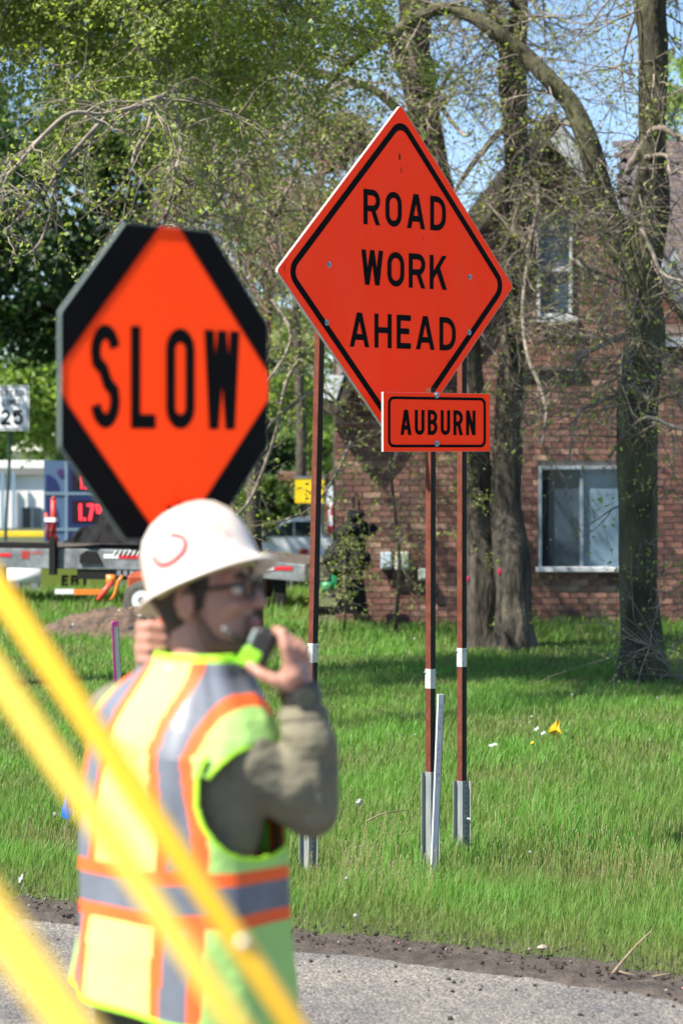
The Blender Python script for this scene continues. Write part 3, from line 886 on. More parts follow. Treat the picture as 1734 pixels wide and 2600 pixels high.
bg_tree(690, 930, 52, 190, 'bright green tree between the SLOW paddle and the left post', m_leaf_light, .13, 110, 120, 6)
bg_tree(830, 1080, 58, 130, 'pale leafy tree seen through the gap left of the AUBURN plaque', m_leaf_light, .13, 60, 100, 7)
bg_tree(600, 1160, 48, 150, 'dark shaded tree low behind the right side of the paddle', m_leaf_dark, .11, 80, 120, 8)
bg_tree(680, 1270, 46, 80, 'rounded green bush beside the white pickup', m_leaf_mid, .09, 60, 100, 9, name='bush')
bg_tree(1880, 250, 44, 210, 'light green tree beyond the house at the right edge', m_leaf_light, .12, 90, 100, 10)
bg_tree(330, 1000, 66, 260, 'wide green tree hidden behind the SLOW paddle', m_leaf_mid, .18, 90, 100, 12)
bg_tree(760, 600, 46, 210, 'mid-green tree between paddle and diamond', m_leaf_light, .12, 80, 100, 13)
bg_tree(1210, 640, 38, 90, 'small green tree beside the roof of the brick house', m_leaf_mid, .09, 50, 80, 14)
for i in range(9):
    bg_tree(-500 + 330 * i + (i % 3) * 40, 1130 - 40 * (i % 2), 105 + 6 * (i % 3), 150 + 20 * (i % 3), 'distant tree on the horizon, ' + ('far outside the left edge', 'beyond the speed limit sign', 'behind the filling-station sign', 'behind the SLOW paddle', 'behind the left sign post', 'behind the left slope of the gable', 'behind the twin trunks', 'behind the large mossy trunk', 'far beyond the right edge')[i], m_leaf_mid, .34, 60, 70, 40 + i, group='distant trees along the horizon')

# ================================================================== BRICK HOUSE
YW = 28.0                                     # plane of the brick face
house = thing('brick_house', (3.2, YW, .1), 'red brick house with steep front gable and white rake boards behind the trees', 'house')
m_mortar = mat('mortar', (0.32, 0.27, 0.23), 0.95, noise_scale=30, noise_amt=.15)
BR = [(0.185, 0.088, 0.066), (0.145, 0.066, 0.052), (0.25, 0.13, 0.095), (0.11, 0.053, 0.047), (0.34, 0.21, 0.15), (0.18, 0.10, 0.08)]
m_bricks = [mat('brick_clay', c, 0.9, noise_scale=22, noise_amt=.3, bump=.004, bump_scale=90) for c in BR]
PKX, PKZ, SL = 2.235, 5.52, 1.28              # gable peak and slope
def wall_top(x):
    z = PKZ - SL * abs(x - PKX)
    if x > 3.6: z = max(z, 3.17)
    return z
XL, XR = -0.07, 7.4
def px_x(px, d=YW): return (px - CX) / F * d
def py_z(py, d=YW): return CAM_H - (py - HY) / F * d
WIN1 = (px_x(1366), px_x(1596), py_z(1452), py_z(1184))     # ground floor
WIN2 = (px_x(1362), px_x(1452), py_z(806), py_z(570))       # upper sash window
def wall_quad(mb, x0, x1, z0, z1):
    if x1 - x0 > 1e-4 and z1 - z0 > 1e-4:
        mb.add([(x0, YW + .012, z0), (x1, YW + .012, z0), (x1, YW + .012, z1), (x0, YW + .012, z1)], [(0, 1, 2, 3)])
mb = MB()
# mortar face as columns so the openings stay open
cuts = sorted(set([XL, WIN1[0], WIN1[1], WIN2[0], WIN2[1], PKX, 3.6, 3.9, XR] + [XL + .1 * i for i in range(1, 38)]))
for a, b in zip(cuts, cuts[1:]):
    zt0, zt1 = wall_top(a + 1e-5), wall_top(b - 1e-5)
    segs = [(-.1, None)]
    holes = [w for w in (WIN1, WIN2) if a >= w[0] - 1e-6 and b <= w[1] + 1e-6]
    holes.sort(key=lambda w: w[2])
    z = -.1
    for h in holes:
        wall_quad(mb, a, b, z, h[2]); z = h[3]
    mb.add([(a, YW + .012, z), (b, YW + .012, z), (b, YW + .012, zt1), (a, YW + .012, zt0)], [(0, 1, 2, 3)])
# side and back walls
mb.add([(XL, YW + .012, -.1), (XL, YW + 8, -.1), (XL, YW + 8, 2.57), (XL, YW + .012, 2.57)], [(0, 1, 2, 3)])
mb.add([(XR, YW + .012, -.1), (XR, YW + 8, -.1), (XR, YW + 8, 3.17), (XR, YW + .012, 3.17)], [(3, 2, 1, 0)])
mb.add([(XL, YW + 8, -.1), (XR, YW + 8, -.1), (XR, YW + 8, 3.17), (XL, YW + 8, 3.17)], [(3, 2, 1, 0)])
wall = mb.build('wall', m_mortar, house)
# bricks: each proud of the mortar; the ones that show best are parts, the rest one stuff part
BW, BH, MJ = .194, .0577, .010
bmesh_src = []
for k, m in enumerate(m_bricks):
    q = MB(); q.box((0, 0, 0), (BW, .024, BH))
    me = bpy.data.meshes.new('brick'); me.from_pydata(q.v, [], q.f); me.materials.append(m); bmesh_src.append(me)
rb = random.Random(12)
rest = MB(); n_part = 0
woff = world_off(wall)
row = 0; z = .02
while z < PKZ:
    x = XL + (0 if row % 2 == 0 else -(BW + MJ) / 2)
    while x < XR:
        x0, x1 = max(x, XL), min(x + BW, XR)
        zc = z + BH / 2; ok = x1 - x0 > .03
        if z + BH > min(wall_top(x0), wall_top(x1)) - .01: ok = False
        k = rb.choices(range(6), (6, 5, 3, 3, 1.2, 3))[0]
        yj = YW + rb.uniform(-.002, .002)
        soldier = False
        for w in (WIN1, WIN2):
            if x1 > w[0] - .005 and x0 < w[1] + .005 and z + BH > w[2] - .005 and z < w[3] + .005:
                if x0 < w[0] - .03 and x1 > w[0]: x1 = w[0] - .006
                elif x1 > w[1] + .03 and x0 < w[1]: x0 = w[1] + .006
                else: ok = False
        if ok:
            full = abs((x1 - x0) - BW) < 1e-6
            pxc = CX + (x0 + x1) / 2 / YW * F; pyc = HY + (CAM_H - zc) / YW * F
            vis = (870 < pxc < 1060 and pyc > 1090) or (1190 < pxc < 1590 and 1060 < pyc < 1600 and not 1230 < pxc < 1350) or (pxc > 1680 and pxc < 1740 and pyc > 1250)
            vis = vis and pyc < 1580
            if full and vis and n_part < 300:
                o = bpy.data.objects.new('brick', bmesh_src[k]); COL.objects.link(o); o.parent = wall
                o.location = Vector(((x0 + x1) / 2, yj, zc)) - woff; n_part += 1
            else:
                rest.box(((x0 + x1) / 2, yj, zc), (x1 - x0, .024, BH), None, k)
        x += BW + MJ
    z += BH + MJ; row += 1
tag(rest.build('brickwork', m_bricks, wall), kind='stuff')
print('bricks', n_part)
# rake boards, soffit, roof
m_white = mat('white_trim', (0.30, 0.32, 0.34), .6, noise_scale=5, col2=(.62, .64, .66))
m_shingle = mat('shingle', (0.050, 0.042, 0.048), 0.95, noise_scale=14, col2=(0.115, 0.095, 0.098))
m_shingle2 = mat('shingle_brown', (0.075, 0.056, 0.050), 0.95, noise_scale=14, col2=(0.13, 0.10, 0.09))
L = 8.2; ang = math.atan(SL)
for sgn in (-1, 1):
    xe = PKX + sgn * (2.45 if sgn < 0 else 1.75)
    ze = PKZ - SL * abs(xe - PKX)
    roofm = MB()
    nrm = Vector((sgn * math.sin(ang), 0, math.cos(ang)))
    p0 = Vector((PKX, 0, PKZ + .03)); p1 = Vector((xe, 0, ze + .03))
    for yy0, yy1 in ((YW - .28, YW + L),):
        a, b = p0 + nrm * 0, p1
        vs = []
        for q in (a, b):
            for w in (0, .06):
                for y in (yy0, yy1):
                    vs.append((q + nrm * w) + Vector((0, y, 0)))
        roofm.add(vs, [(0, 1, 5, 4), (2, 6, 7, 3), (0, 4, 6, 2), (1, 3, 7, 5), (0, 2, 3, 1), (4, 5, 7, 6)])
    roof = roofm.build('roof', m_shingle, house)
    # rake board under the roof edge
    fb = MB(); t_ = (p1 - p0).normalized()
    w0 = Vector((0, YW - .30, 0))
    vs = []
    for q in (p0, p1):
        for dn in (0.02, -.16):
            for y in (YW - .325, YW - .285):
                vs.append(q + nrm * dn + Vector((0, y, 0)))
    fb.add(vs, [(0, 1, 5, 4), (2, 6, 7, 3), (0, 4, 6, 2), (1, 3, 7, 5), (0, 2, 3, 1), (4, 5, 7, 6)])
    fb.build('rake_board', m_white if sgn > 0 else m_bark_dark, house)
    sb = MB(); vs = []
    for q in (p0, p1):
        for y in (YW - .283, YW):
            vs.append(q + nrm * -.03 + Vector((0, y, 0)))
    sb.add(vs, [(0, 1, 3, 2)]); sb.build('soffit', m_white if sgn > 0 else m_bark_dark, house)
b = MB(); b.prism([(-.13, -.10), (.04, -.16), (.13, .12), (-.02, .13)], frame(P(842, 982, YW - .34), 0), -.03, 0); b.build('eave_return', mat('white_eave_paint', (.62, .66, .70), .6), house)
# wing roof, sloping back, built from shingles
E0 = Vector((3.45, YW - .25, 3.14)); EZ = Vector((0, 3.9, 2.62)); nu = EZ.length
wr = MB(); wr.add([E0, E0 + Vector((4.4, 0, 0)), E0 + Vector((4.4, 0, 0)) + EZ, E0 + EZ], [(0, 1, 2, 3)])
wr.add([E0 + EZ, E0 + EZ + Vector((4.4, 0, 0)), E0 + EZ + Vector((4.4, 3.9, -2.62)), E0 + EZ + Vector((0, 3.9, -2.62))], [(0, 1, 2, 3)])
wingroof = wr.build('roof', m_shingle, house)
dirv = EZ.normalized(); nv = Vector((0, -dirv.z, dirv.y))
Mx = Matrix((Vector((1, 0, 0)), dirv, nv)).transposed()
sm = []
for m in (m_shingle, m_shingle2):
    q = MB(); q.box((0, 0, 0), (.296, .17, .008)); me = bpy.data.meshes.new('shingle'); me.from_pydata(q.v, [], q.f); me.materials.append(m); sm.append(me)
restS = MB(); cnt = 0; woffr = world_off(wingroof)
rows = int(nu / .145)
for j in range(rows):
    for i in range(15):
        x = E0.x + .15 + i * .3 - (.15 if j % 2 else 0)
        c = Vector((x, E0.y, E0.z)) + dirv * (j * .145 + .06) + nv * (.012 + rb.uniform(0, .003))
        tilt = Mx @ Matrix.Rotation(R(-2.2), 3, 'X')
        k = 0 if rb.random() < .6 else 1
        if cnt < 300 and x < 5.2 and j > 3:
            o = bpy.data.objects.new('shingle', sm[k]); COL.objects.link(o); o.parent = wingroof
            o.location = c - woffr; o.rotation_euler = tilt.to_euler(); cnt += 1
        else:
            restS.box(c, (.296, .17, .008), tilt, k)
tag(restS.build('shingles', [m_shingle, m_shingle2], wingroof), kind='stuff')
gut = MB(); gut.box((5.3, YW - .29, 3.12), (4.2, .09, .10)); gut.build('gutter', m_white, house)
ch = MB(); ch.box((6.3, YW + 4.6, 5.8), (.7, .6, 1.4)); ch.build('chimney', m_bricks[1], house)
# small dormer on the wing roof, half behind the big trunk
dm = MB()
dx0, dx1, dy = px_x(1640, 28.2), px_x(1780, 28.2), 28.4
dpx = (dx0 + dx1) / 2; dz0 = 3.3; dz1 = py_z(780, 28.4); dz2 = py_z(650, 28.4)
dm.add([(dx0, dy, dz0), (dx1, dy, dz0), (dx1, dy, dz1), (dpx, dy, dz2), (dx0, dy, dz1),
        (dx0, dy + 2.4, dz0), (dx1, dy + 2.4, dz0), (dx1, dy + 2.4, dz1), (dpx, dy + 2.4, dz2), (dx0, dy + 2.4, dz1)],
       [(0, 1, 2, 3, 4), (0, 4, 9, 5), (1, 6, 7, 2)])
m_bluewall = mat('pale_blue_siding', (0.42, 0.50, 0.56), .7, noise_scale=5, noise_amt=.1)
dormer = dm.build('dormer', m_bluewall, house)
q = MB()
for sg, xe in ((-1, dx0 - .12), (1, dx1 + .12)):
    ze = dz2 + .03 - (dz2 - dz1) * abs(xe - dpx) / (dpx - dx0)
    vs = []
    for (xx, zz) in ((dpx, dz2 + .03), (xe, ze)):
        for dn in (.05, -.09):
            for y in (dy - .16, dy - .12):
                vs.append((xx, y, zz + dn))
    q.add(vs, [(0, 1, 5, 4), (2, 6, 7, 3), (0, 4, 6, 2), (1, 3, 7, 5), (0, 2, 3, 1), (4, 5, 7, 6)])
q.build('rake_board', m_white, dormer)
q = MB()
for xe in (dx0 - .12, dx1 + .12):
    ze = dz2 + .05 - (dz2 - dz1) * abs(xe - dpx) / (dpx - dx0)
    q.add([(dpx, dy - .17, dz2 + .09), (xe, dy - .17, ze + .04), (xe, dy + 2.4, ze + .04), (dpx, dy + 2.4, dz2 + .09)], [(0, 1, 2, 3)])
q.build('roof', m_shingle, dormer)
q = MB(); q.box(((dx0 + dx1) / 2, dy - .012, (dz0 + dz1) / 2 + .15), (.34, .03, .42)); q.build('window', m_white, dormer)
# windows
m_glassdark = mat('window_glass', (0.018, 0.030, 0.045), 0.12, spec=.6, noise_scale=1.2, col2=(0.050, 0.085, 0.12))
m_glasslight = mat('curtain_reflection_glass', (0.055, 0.11, 0.165), 0.12, spec=.6, noise_scale=1.4, col2=(0.20, 0.30, 0.38))  # pale blue holds both the painted reflection and the curtain
m_alu = mat('aluminium', (0.26, 0.31, 0.36), .45, .3, noise_scale=6, noise_amt=.25)
m_room = mat('room_dark', (0.02, 0.02, 0.025), .9)
def window(w, kind):
    x0, x1, z0, z1 = w
    fw = .035
    W_ = MB()
    W_.box((x0 + fw / 2, YW - .01, (z0 + z1) / 2), (fw, .09, z1 - z0)); W_.box((x1 - fw / 2, YW - .01, (z0 + z1) / 2), (fw, .09, z1 - z0))
    W_.box(((x0 + x1) / 2, YW - .012, z1 - fw / 2), (x1 - x0 - .002, .09, fw))
    win = W_.build('window', m_alu if kind == 1 else m_white, house, bevel=.004)
    if kind == 1:
        xm = x0 + (x1 - x0) * .475
        s = MB(); s.box(((x0 + x1) / 2, YW - .035, z0 + .03), (x1 - x0 + .06, .14, .055)); s.build('window_sill', m_white, win, bevel=.006)
        s = MB(); s.box((xm, YW + .008, (z0 + z1) / 2), (.035, .05, z1 - z0 - 2 * fw)); s.build('mullion', m_alu, win); s = MB(); s.box((xm + .02 + (x1 - xm) / 2, YW + .012, z1 - fw - .02), (x1 - xm - fw, .03, .03)); s.build('sash_rail', m_alu, win)
        for a, b, m in ((x0 + fw, xm, m_glassdark), (xm, x1 - fw, m_glasslight)):
            s = MB(); s.box(((a + b) / 2, YW + .03, (z0 + z1) / 2), (b - a, .008, z1 - z0 - .06)); s.build('pane', m, win)
        s = MB(); s.box((x0 + fw + .045, YW + .02, (z0 + z1) / 2), (.06, .008, z1 - z0 - .1)); s.build('inner_frame', m_room, win)
    else:
        zm = (z0 + z1) / 2 + .02
        s = MB(); s.box(((x0 + x1) / 2, YW - .04, z0 - .03), (x1 - x0 + .12, .14, .07)); s.build('window_sill', m_white, win, bevel=.006)
        s = MB(); s.box(((x0 + x1) / 2, YW + .0, zm), (x1 - x0 - 2 * fw, .05, .05)); s.build('sash_rail', m_white, win); s = MB(); s.box(((x0 + x1) / 2, YW + .0, z0 + fw / 2), (x1 - x0 - 2 * fw, .05, .05)); s.build('sash_rail', m_white, win)
        for a, b, m in ((z0, zm, m_glassdark), (zm, z1, m_glasslight)):
            s = MB(); s.box(((x0 + x1) / 2, YW + .03, (a + b) / 2), (x1 - x0 - 2 * fw, .008, b - a - .03)); s.build('pane', m, win)
window(WIN1, 1); window(WIN2, 2)
lin = MB(); lin.box(((WIN2[0] + WIN2[1]) / 2, YW - .02, WIN2[3] + .06), (WIN2[1] - WIN2[0] + .16, .05, .11)); lin.build('lintel', mat('weathered_lintel', (.25, .24, .2), .9, noise_scale=9), house)
led = MB(); led.box((px_x(1390), YW - .03, py_z(935)), (.72, .09, .05)); led.build('ledge', m_bark_dark, house)

# meter boxes on the wall
m_boxb = mat('pale_blue_box', (0.50, 0.60, 0.68), .5, noise_scale=8, noise_amt=.08)
m_boxg = mat('beige_box', (0.50, 0.54, 0.46), .5, noise_scale=8, noise_amt=.08)
def meter(px0, px1, py0, py1, m, label, tube=True):
    x0, x1, z0, z1 = px_x(px0), px_x(px1), py_z(py1), py_z(py0)
    t = thing('meter_box', ((x0 + x1) / 2, YW - .012, z0), label, 'meter box', None)
    b = MB(); b.box(((x0 + x1) / 2, YW - .07, (z0 + z1) / 2), (x1 - x0, .11, z1 - z0)); b.build('case', m, t, bevel=.018)
    c = MB(); c.box(((x0 + x1) / 2, YW - .131, (z0 + z1) / 2 + .01), ((x1 - x0) * .8, .012, (z1 - z0) * .8)); c.build('cover', m, t, bevel=.006)
    if tube:
        c = MB(); xx = (x0 + x1) / 2
        c.tube([(xx - .03, YW - .04, z0 + .01), (xx - .03, YW - .05, z0 - .07), (xx, YW - .05, z0 - .10), (xx + .04, YW - .05, z0 - .08), (xx + .05, YW - .04, z0)], .007, 6); c.build('cable', m_room, t, smooth=True)
meter(966, 994, 1401, 1445, m_boxb, 'pale blue rounded meter box on the brick wall, left of the greenish one')
meter(1002, 1038, 1400, 1447, m_boxg, 'greenish beige meter box on the brick wall beside the pale blue one')
meter(1061, 1083, 1443, 1473, m_boxg, 'small cream junction box on the brick wall near the right sign post', False)

# ================================================================== BEHIND THE LAWN: STREET SIDE
def tvec(px, py, d): return P(px, py, d)
m_black = mat('black_paint', (0.010, 0.010, 0.010), .7, spec=.2)
m_dgreen = mat('green_channel_post', (0.02, 0.06, 0.05), .6)
m_signwhite = mat('sign_white', (0.84, 0.87, 0.90), .45)
m_print = mat('black_print', (0.007, 0.006, 0.006), .6, spec=.05)
# speed limit sign
t = thing('speed_limit_sign', P(8, 1500, 43.8), 'white SPEED LIMIT 25 sign on a thin dark green post at the left', 'road sign')
fr = frame(P(31, 1036, 44), R(-10))
pl = MB(); pl.prism(round_poly([(-.305, -.381), (.305, -.381), (.305, .381), (-.305, .381)], .04), fr, 0, .004); pl.build('sign_plate', m_signwhite, t)
b = MB(); ring_mb(b, round_poly([(-.285, -.361), (.285, -.361), (.285, .361), (-.285, .361)], .035), round_poly([(-.268, -.344), (.268, -.344), (.268, .344), (-.268, .344)], .02), fr, .0055)
text_mb(b, 'SPEED', fr, -.20, .20, .20, .31, t=.17, lift=.0055); text_mb(b, 'LIMIT', fr, -.16, .16, .04, .15, t=.17, lift=.0055)
text_mb(b, '25', fr, -.20, .20, -.29, -.03, t=.19, lift=.0055, gap=.13); b.build('lettering', m_print, t)
p = MB(); p.tube([P(36, 1000, 44.05), P(28, 1120, 44.05), P(18, 1300, 44.05), P(8, 1530, 44.05)], .028, 6); p.build('post', m_dgreen, t)
# filling-station price sign
m_navy = mat('navy_panel', (0.012, 0.025, 0.12), .5); m_lblue = mat('light_blue_panel', (0.08, 0.14, 0.25), .5); m_pale = mat('pale_blue_trim', (0.20, 0.29, 0.38), .5)
m_led = mat('red_led', (0.4, 0.01, 0.02), .5, emit=((1.0, 0.03, 0.05), 1.3)); m_ledbg = mat('led_panel', (0.02, 0.006, 0.012), .35)
dS = 50.0; t = thing('price_sign', P(235, 1520, dS), 'blue fuel price sign with red digits 1.79 behind the flatbed trailer', 'price sign')
O = P(235, 1300, dS); fr = frame(O, R(4)); k = dS / F
def su(px): return (px - 235) * k
def sv(py): return (1300 - py) * k
b = MB(); b.prism([(su(113), sv(1460)), (su(360), sv(1460)), (su(360), sv(1170)), (su(113), sv(1170))], fr, -.35, 0); b.build('cabinet', m_lblue, t)
for (x0, x1, y0, y1) in ((176, 356, 1176, 1247), (176, 356, 1262, 1338), (176, 356, 1352, 1450)):
    b = MB(); b.prism([(su(x0), sv(y1)), (su(x1), sv(y1)), (su(x1), sv(y0)), (su(x0), sv(y0))], fr, 0, .01); b.build('price_panel', m_navy, t)
for (y0, y1) in ((1194, 1243), (1270, 1328)):
    b = MB(); b.prism([(su(184), sv(y1)), (su(345), sv(y1)), (su(345), sv(y0)), (su(184), sv(y0))], fr, .01, .016); b.build('display', m_ledbg, t)
for (ya, yb) in ((1204, 1245), (1262, 1338), (1352, 1450)):
    pts = [(su(118), sv(yb)), (su(152), sv(yb))] + [(su(118 + 34 * math.cos(R(a))), sv(yb - (yb - ya) * math.sin(R(a)))) for a in range(10, 91, 10)]
    b = MB(); b.prism(pts, fr, 0, .008); b.build('swoosh_panel', m_navy, t)
b = MB(); b.prism([(su(113), sv(1256)), (su(360), sv(1256)), (su(360), sv(1250)), (su(113), sv(1250))], fr, .011, .02)
b.prism([(su(113), sv(1347)), (su(360), sv(1347)), (su(360), sv(1341)), (su(113), sv(1341))], fr, .011, .02)
b.prism([(su(166), sv(1460)), (su(173), sv(1460)), (su(173), sv(1170)), (su(166), sv(1170))], fr, .011, .018); b.build('trim', m_pale, t)
b = MB(); b.prism([(su(156) + .075 * math.cos(R(a)), sv(1200) + .075 * math.sin(R(a))) for a in range(0, 360, 20)], fr, .012, .02); b.build('round_emblem', mat('emblem_dark', (.06, .03, .12), .5), t)
b = MB(); text_mb(b, '1.', fr, su(203), su(222), sv(1241), sv(1204), t=.16, lift=.02)
text_mb(b, '1.7', fr, su(198), su(240), sv(1321), sv(1279), t=.15, lift=.02, gap=.1); text_mb(b, '9', fr, su(243), su(262), sv(1304), sv(1278), t=.2, lift=.02); b.build('digits', m_led, t)
b = MB(); b.box(P(180, 1500, dS + .2), (.12, .12, 1.4)); b.box(P(320, 1500, dS + .2), (.12, .12, 1.4)); b.build('leg', m_lblue, t)
# white filling-station shop far left
m_stucco = mat('white_stucco', (0.80, 0.80, 0.77), .8, noise_scale=2, noise_amt=.06)
t = thing('shop_building', P(40, 1345, 80), 'bright white shop building far behind the yellow kerb at the left', 'building')
b = MB(); b.box(P(-60, 1262, 82) + Vector((0, 2.5, 0)), (4.8, 5, 2.25)); b.build('wall', m_stucco, t)
b = MB(); b.box(P(-70, 1196, 82) + Vector((0, 2.3, 0)), (5.2, 5, .22)); b.build('roof_canopy', mat('grey_fascia', (.2, .2, .19), .6), t)
for x in (68, 96):
    b = MB(); b.box(P(x, 1318, 81.95), (.26, .06, .75)); b.build('window', m_glassdark, t)
for x in (8, 36):
    b = MB(); b.box(P(x, 1275, 81.7), (.10, .1, 1.9)); b.build('canopy_column', m_pale, t)
# low tan building behind the pickup
t = thing('building', P(700, 1400, 74), 'low tan building behind the white pickup', 'building')
b = MB(); b.box(P(720, 1310, 76) + Vector((0, 2, 0)), (3.2, 4, 2.1)); b.build('wall', mat('tan_wall', (.36, .26, .18), .9, noise_scale=3), t)
b = MB(); b.box(P(720, 1210, 75) + Vector((0, 2, 0)), (3.5, 5, .18)); b.build('roof', mat('brown_fascia', (.16, .07, .04), .7), t)
# utility trailer of two overlapping perspective: flatbed
m_galv = mat('galvanised_steel', (0.11, 0.125, 0.13), .55, .2, noise_scale=7, col2=(.24, .26, .27))
m_rubber = mat('rubber', (0.03, 0.03, 0.03), .85)
m_tyre = mat('dusty_tyre', (0.10, 0.095, 0.085), .9, noise_scale=12, noise_amt=.25)
m_redr = mat('red_reflector', (0.55, 0.02, 0.03), .35); m_whr = mat('white_reflector', (0.75, 0.77, 0.78), .35)
m_red = mat('red_enamel', (0.50, 0.035, 0.03), .45, noise_scale=9, noise_amt=.2)
A = P(-260, 1388, 31.6); B = P(775, 1400, 30.0)
t = thing('flatbed_trailer', Vector(((A.x + B.x) / 2, (A.y + B.y) / 2, 0)), 'long galvanised flatbed trailer with red and white reflectors behind the worker', 'trailer')
dirT = Vector((B.x - A.x, B.y - A.y, 0)); LT = dirT.length; dirT.normalize(); perp = Vector((-dirT.y, dirT.x, 0))
zd = .79
def TP(s, w, z): return Vector((A.x, A.y, 0)) + dirT * s + perp * w + Vector((0, 0, z))
MT = Matrix((dirT, perp, Vector((0, 0, 1)))).transposed()
def tbox(mb, s0, s1, w0, w1, z0, z1, mi=0): mb.box(TP((s0 + s1) / 2, (w0 + w1) / 2, (z0 + z1) / 2), (s1 - s0, w1 - w0, z1 - z0), MT, mi)
b = MB(); sD = LT * .66
railp = [(0, .53), (sD, .53), (LT, .42), (LT, .62), (sD, .77), (0, .77)]
for w_ in (0, 1.54):
    b = MB(); b.prism(railp, lambda u, v, w, w_=w_: TP(u, w_ - w, v), -.06, 0); b.build('side_rail', m_galv, t, bevel=.008)
b = MB(); tbox(b, LT - .06, LT, .06, 1.5, .44, .60); b.build('end_rail', m_galv, t, bevel=.008)
for i in range(9):
    b = MB(); tbox(b, .2 + i * sD / 9, .27 + i * sD / 9, .06, 1.5, .60, .70); b.build('cross_member', m_galv, t)
for i in range(8):
    b = MB(); b.prism([(0, .745), (sD, .745), (LT, .595), (LT, .625), (sD, .79), (0, .79)], lambda u, v, w, i=i: TP(u, .07 + i * .183 - w, v), -.172, 0); b.build('deck_plank', m_bark_dark, t)
b = MB(); tbox(b, 0, LT * .40, -.002, .04, .773, .84); b.build('dark_lip', m_black, t)
def s_at(px):   # position along the near rail seen at pixel column px
    kx = (px - CX) / F
    return (kx * A.y - A.x) / (dirT.x - kx * dirT.y)
for (p0, p1, m) in ((-40, 30, m_redr), (265, 302, m_whr), (302, 372, m_redr), (372, 420, m_whr), (660, 695, m_whr), (695, 742, m_redr)):
    b = MB(); dz_ = -.11 if p0 > 600 else 0; tbox(b, s_at(p0), s_at(p1), -.008, -.003, .665 + dz_, .71 + dz_); b.build('reflector', m, t)
def zrow(px, py):
    s_ = s_at(px); q = TP(s_, 0, 0); return CAM_H - (py - HY) / F * q.y
b = MB(); ft = frame(TP(0, -.004, 0), math.atan2(dirT.y, dirT.x))
text_mb(b, 'JLN', ft, s_at(56), s_at(74), zrow(65, 1418), zrow(65, 1398), t=.2, lift=.004); text_mb(b, 'LOTS', ft, s_at(78), s_at(108), zrow(90, 1408), zrow(90, 1399), t=.2, lift=.004)
b.build('lettering', m_red, t)
b = MB()
tbox(b, s_at(195), s_at(560), .02, .06, .41, .525); b.build('under_frame_shadow', m_black, t)  # black beam stands for the shadow and dark panels under the rail
b = MB(); tbox(b, s_at(420), s_at(640), .3, 1.2, .20, .44); b.build('axle_box', m_black, t)
b = MB(); b.prism([(s_at(205), .60), (s_at(262), .60), (s_at(248), .74), (s_at(222), .755), (s_at(206), .70)], lambda u, v, w: TP(u, -w, v), .002, .03); b.build('gusset', m_black, t)
for i in range(7):
    b = MB(); b.tube([TP(s_at(290 + i * 12), -.015, .70), TP(s_at(298 + i * 12), -.015, .76)], .010, 5); b.build('ramp_bar', m_whr, t)
for px in (300, 316, 332, 348, 364):
    b = MB(); tbox(b, s_at(px), s_at(px) + .05, -.03, .0, .46, .52); b.build('step_rung', m_galv, t)
b = MB(); tbox(b, s_at(688), s_at(716), .10, .16, .0, .48); b.build('rear_support', m_black, t)
b = MB(); tbox(b, s_at(133), s_at(148), -.09, -.01, .46, .92); b.build('stake_pocket', m_black, t)
b = MB(); tbox(b, s_at(128), s_at(137), -.03, -.004, .60, .66); b.build('marker_lamp', mat('amber_lens', (.8, .2, .03), .3), t)
for sx in (470, 560):
    s0 = s_at(sx); c = TP(s0, .25, .26)
    w = MB(); ay = perp
    vs = []
    w.tube([c - ay * .11, c - ay * .10, c + ay * .10, c + ay * .11], [.20, .26, .26, .20], 24); wh = w.build('wheel', m_tyre, t, smooth=False)
    w = MB(); w.tube([c - ay * .118, c + ay * .05], .14, 20); w.build('rim', m_galv, wh)
# red tongue jacks standing on the trailer
t2 = thing('jack', TP(s_at(140), .02, .84), 'red upright screw jacks with a silver band on the flatbed trailer', 'jack')
b = MB()
b.tube([TP(s_at(141), -.05, .9), TP(s_at(141), -.05, 1.36)], .035, 10); b.tube([TP(s_at(133), -.05, .86), TP(s_at(141), -.05, .98), TP(s_at(150), -.05, .86)], .03, 8)
b.tube([TP(s_at(141), -.05, 1.36), TP(s_at(141), -.05, 1.40)], [.035, .012], 10); b.build('column', m_red, t2, smooth=True)
b = MB(); b.tube([TP(s_at(128), -.06, .88), TP(s_at(128), -.06, 1.08), TP(s_at(122), -.06, 1.2)], .02, 8); b.build('crank', m_red, t2, smooth=True)
b = MB(); b.box(TP(s_at(136), -.06, 1.12), (.14, .08, .05), MT); b.build('band', m_whr, t2)
# crumpled black tarpaulin on the deck
tp = MB(); N = 26
s0, s1 = s_at(158), s_at(392)
prof = [(0, .02), (.12, .16), (.3, .22), (.42, .46), (.5, .55), (.62, .48), (.75, .34), (.9, .24), (1, .03)]
for i in range(N + 1):
    u = i / N
    for a, b_ in zip(prof, prof[1:]):
        if a[0] <= u <= b_[0]: hgt = a[1] + (b_[1] - a[1]) * (u - a[0]) / (b_[0] - a[0])
    for j in range(15):
        v = j / 14; e = math.sin(math.pi * v) ** .6
        q = Vector((u * 9, v * 6, 1.3)); dz = .12 * noise.noise(q) + .15 * abs(noise.noise(q * 1.9))
        tp.v.append(TP(s0 + (s1 - s0) * u + .05 * noise.noise(q * 2), -.03 + 1.1 * v + .07 * noise.noise(q + Vector((5, 5, 5))), max(.838, .84 + hgt * e + dz * e)))
tp.f = [(i * 15 + j, (i + 1) * 15 + j, (i + 1) * 15 + j + 1, i * 15 + j + 1) for i in range(N) for j in range(14)]; tp.m = [0] * len(tp.f)
tag(tp.build('tarpaulin', mat('black_tarp', (.008, .008, .009), .8, spec=.1, noise_scale=6, col2=(.022, .021, .023))), 'crumpled black tarpaulin heaped on the flatbed trailer', 'tarpaulin')
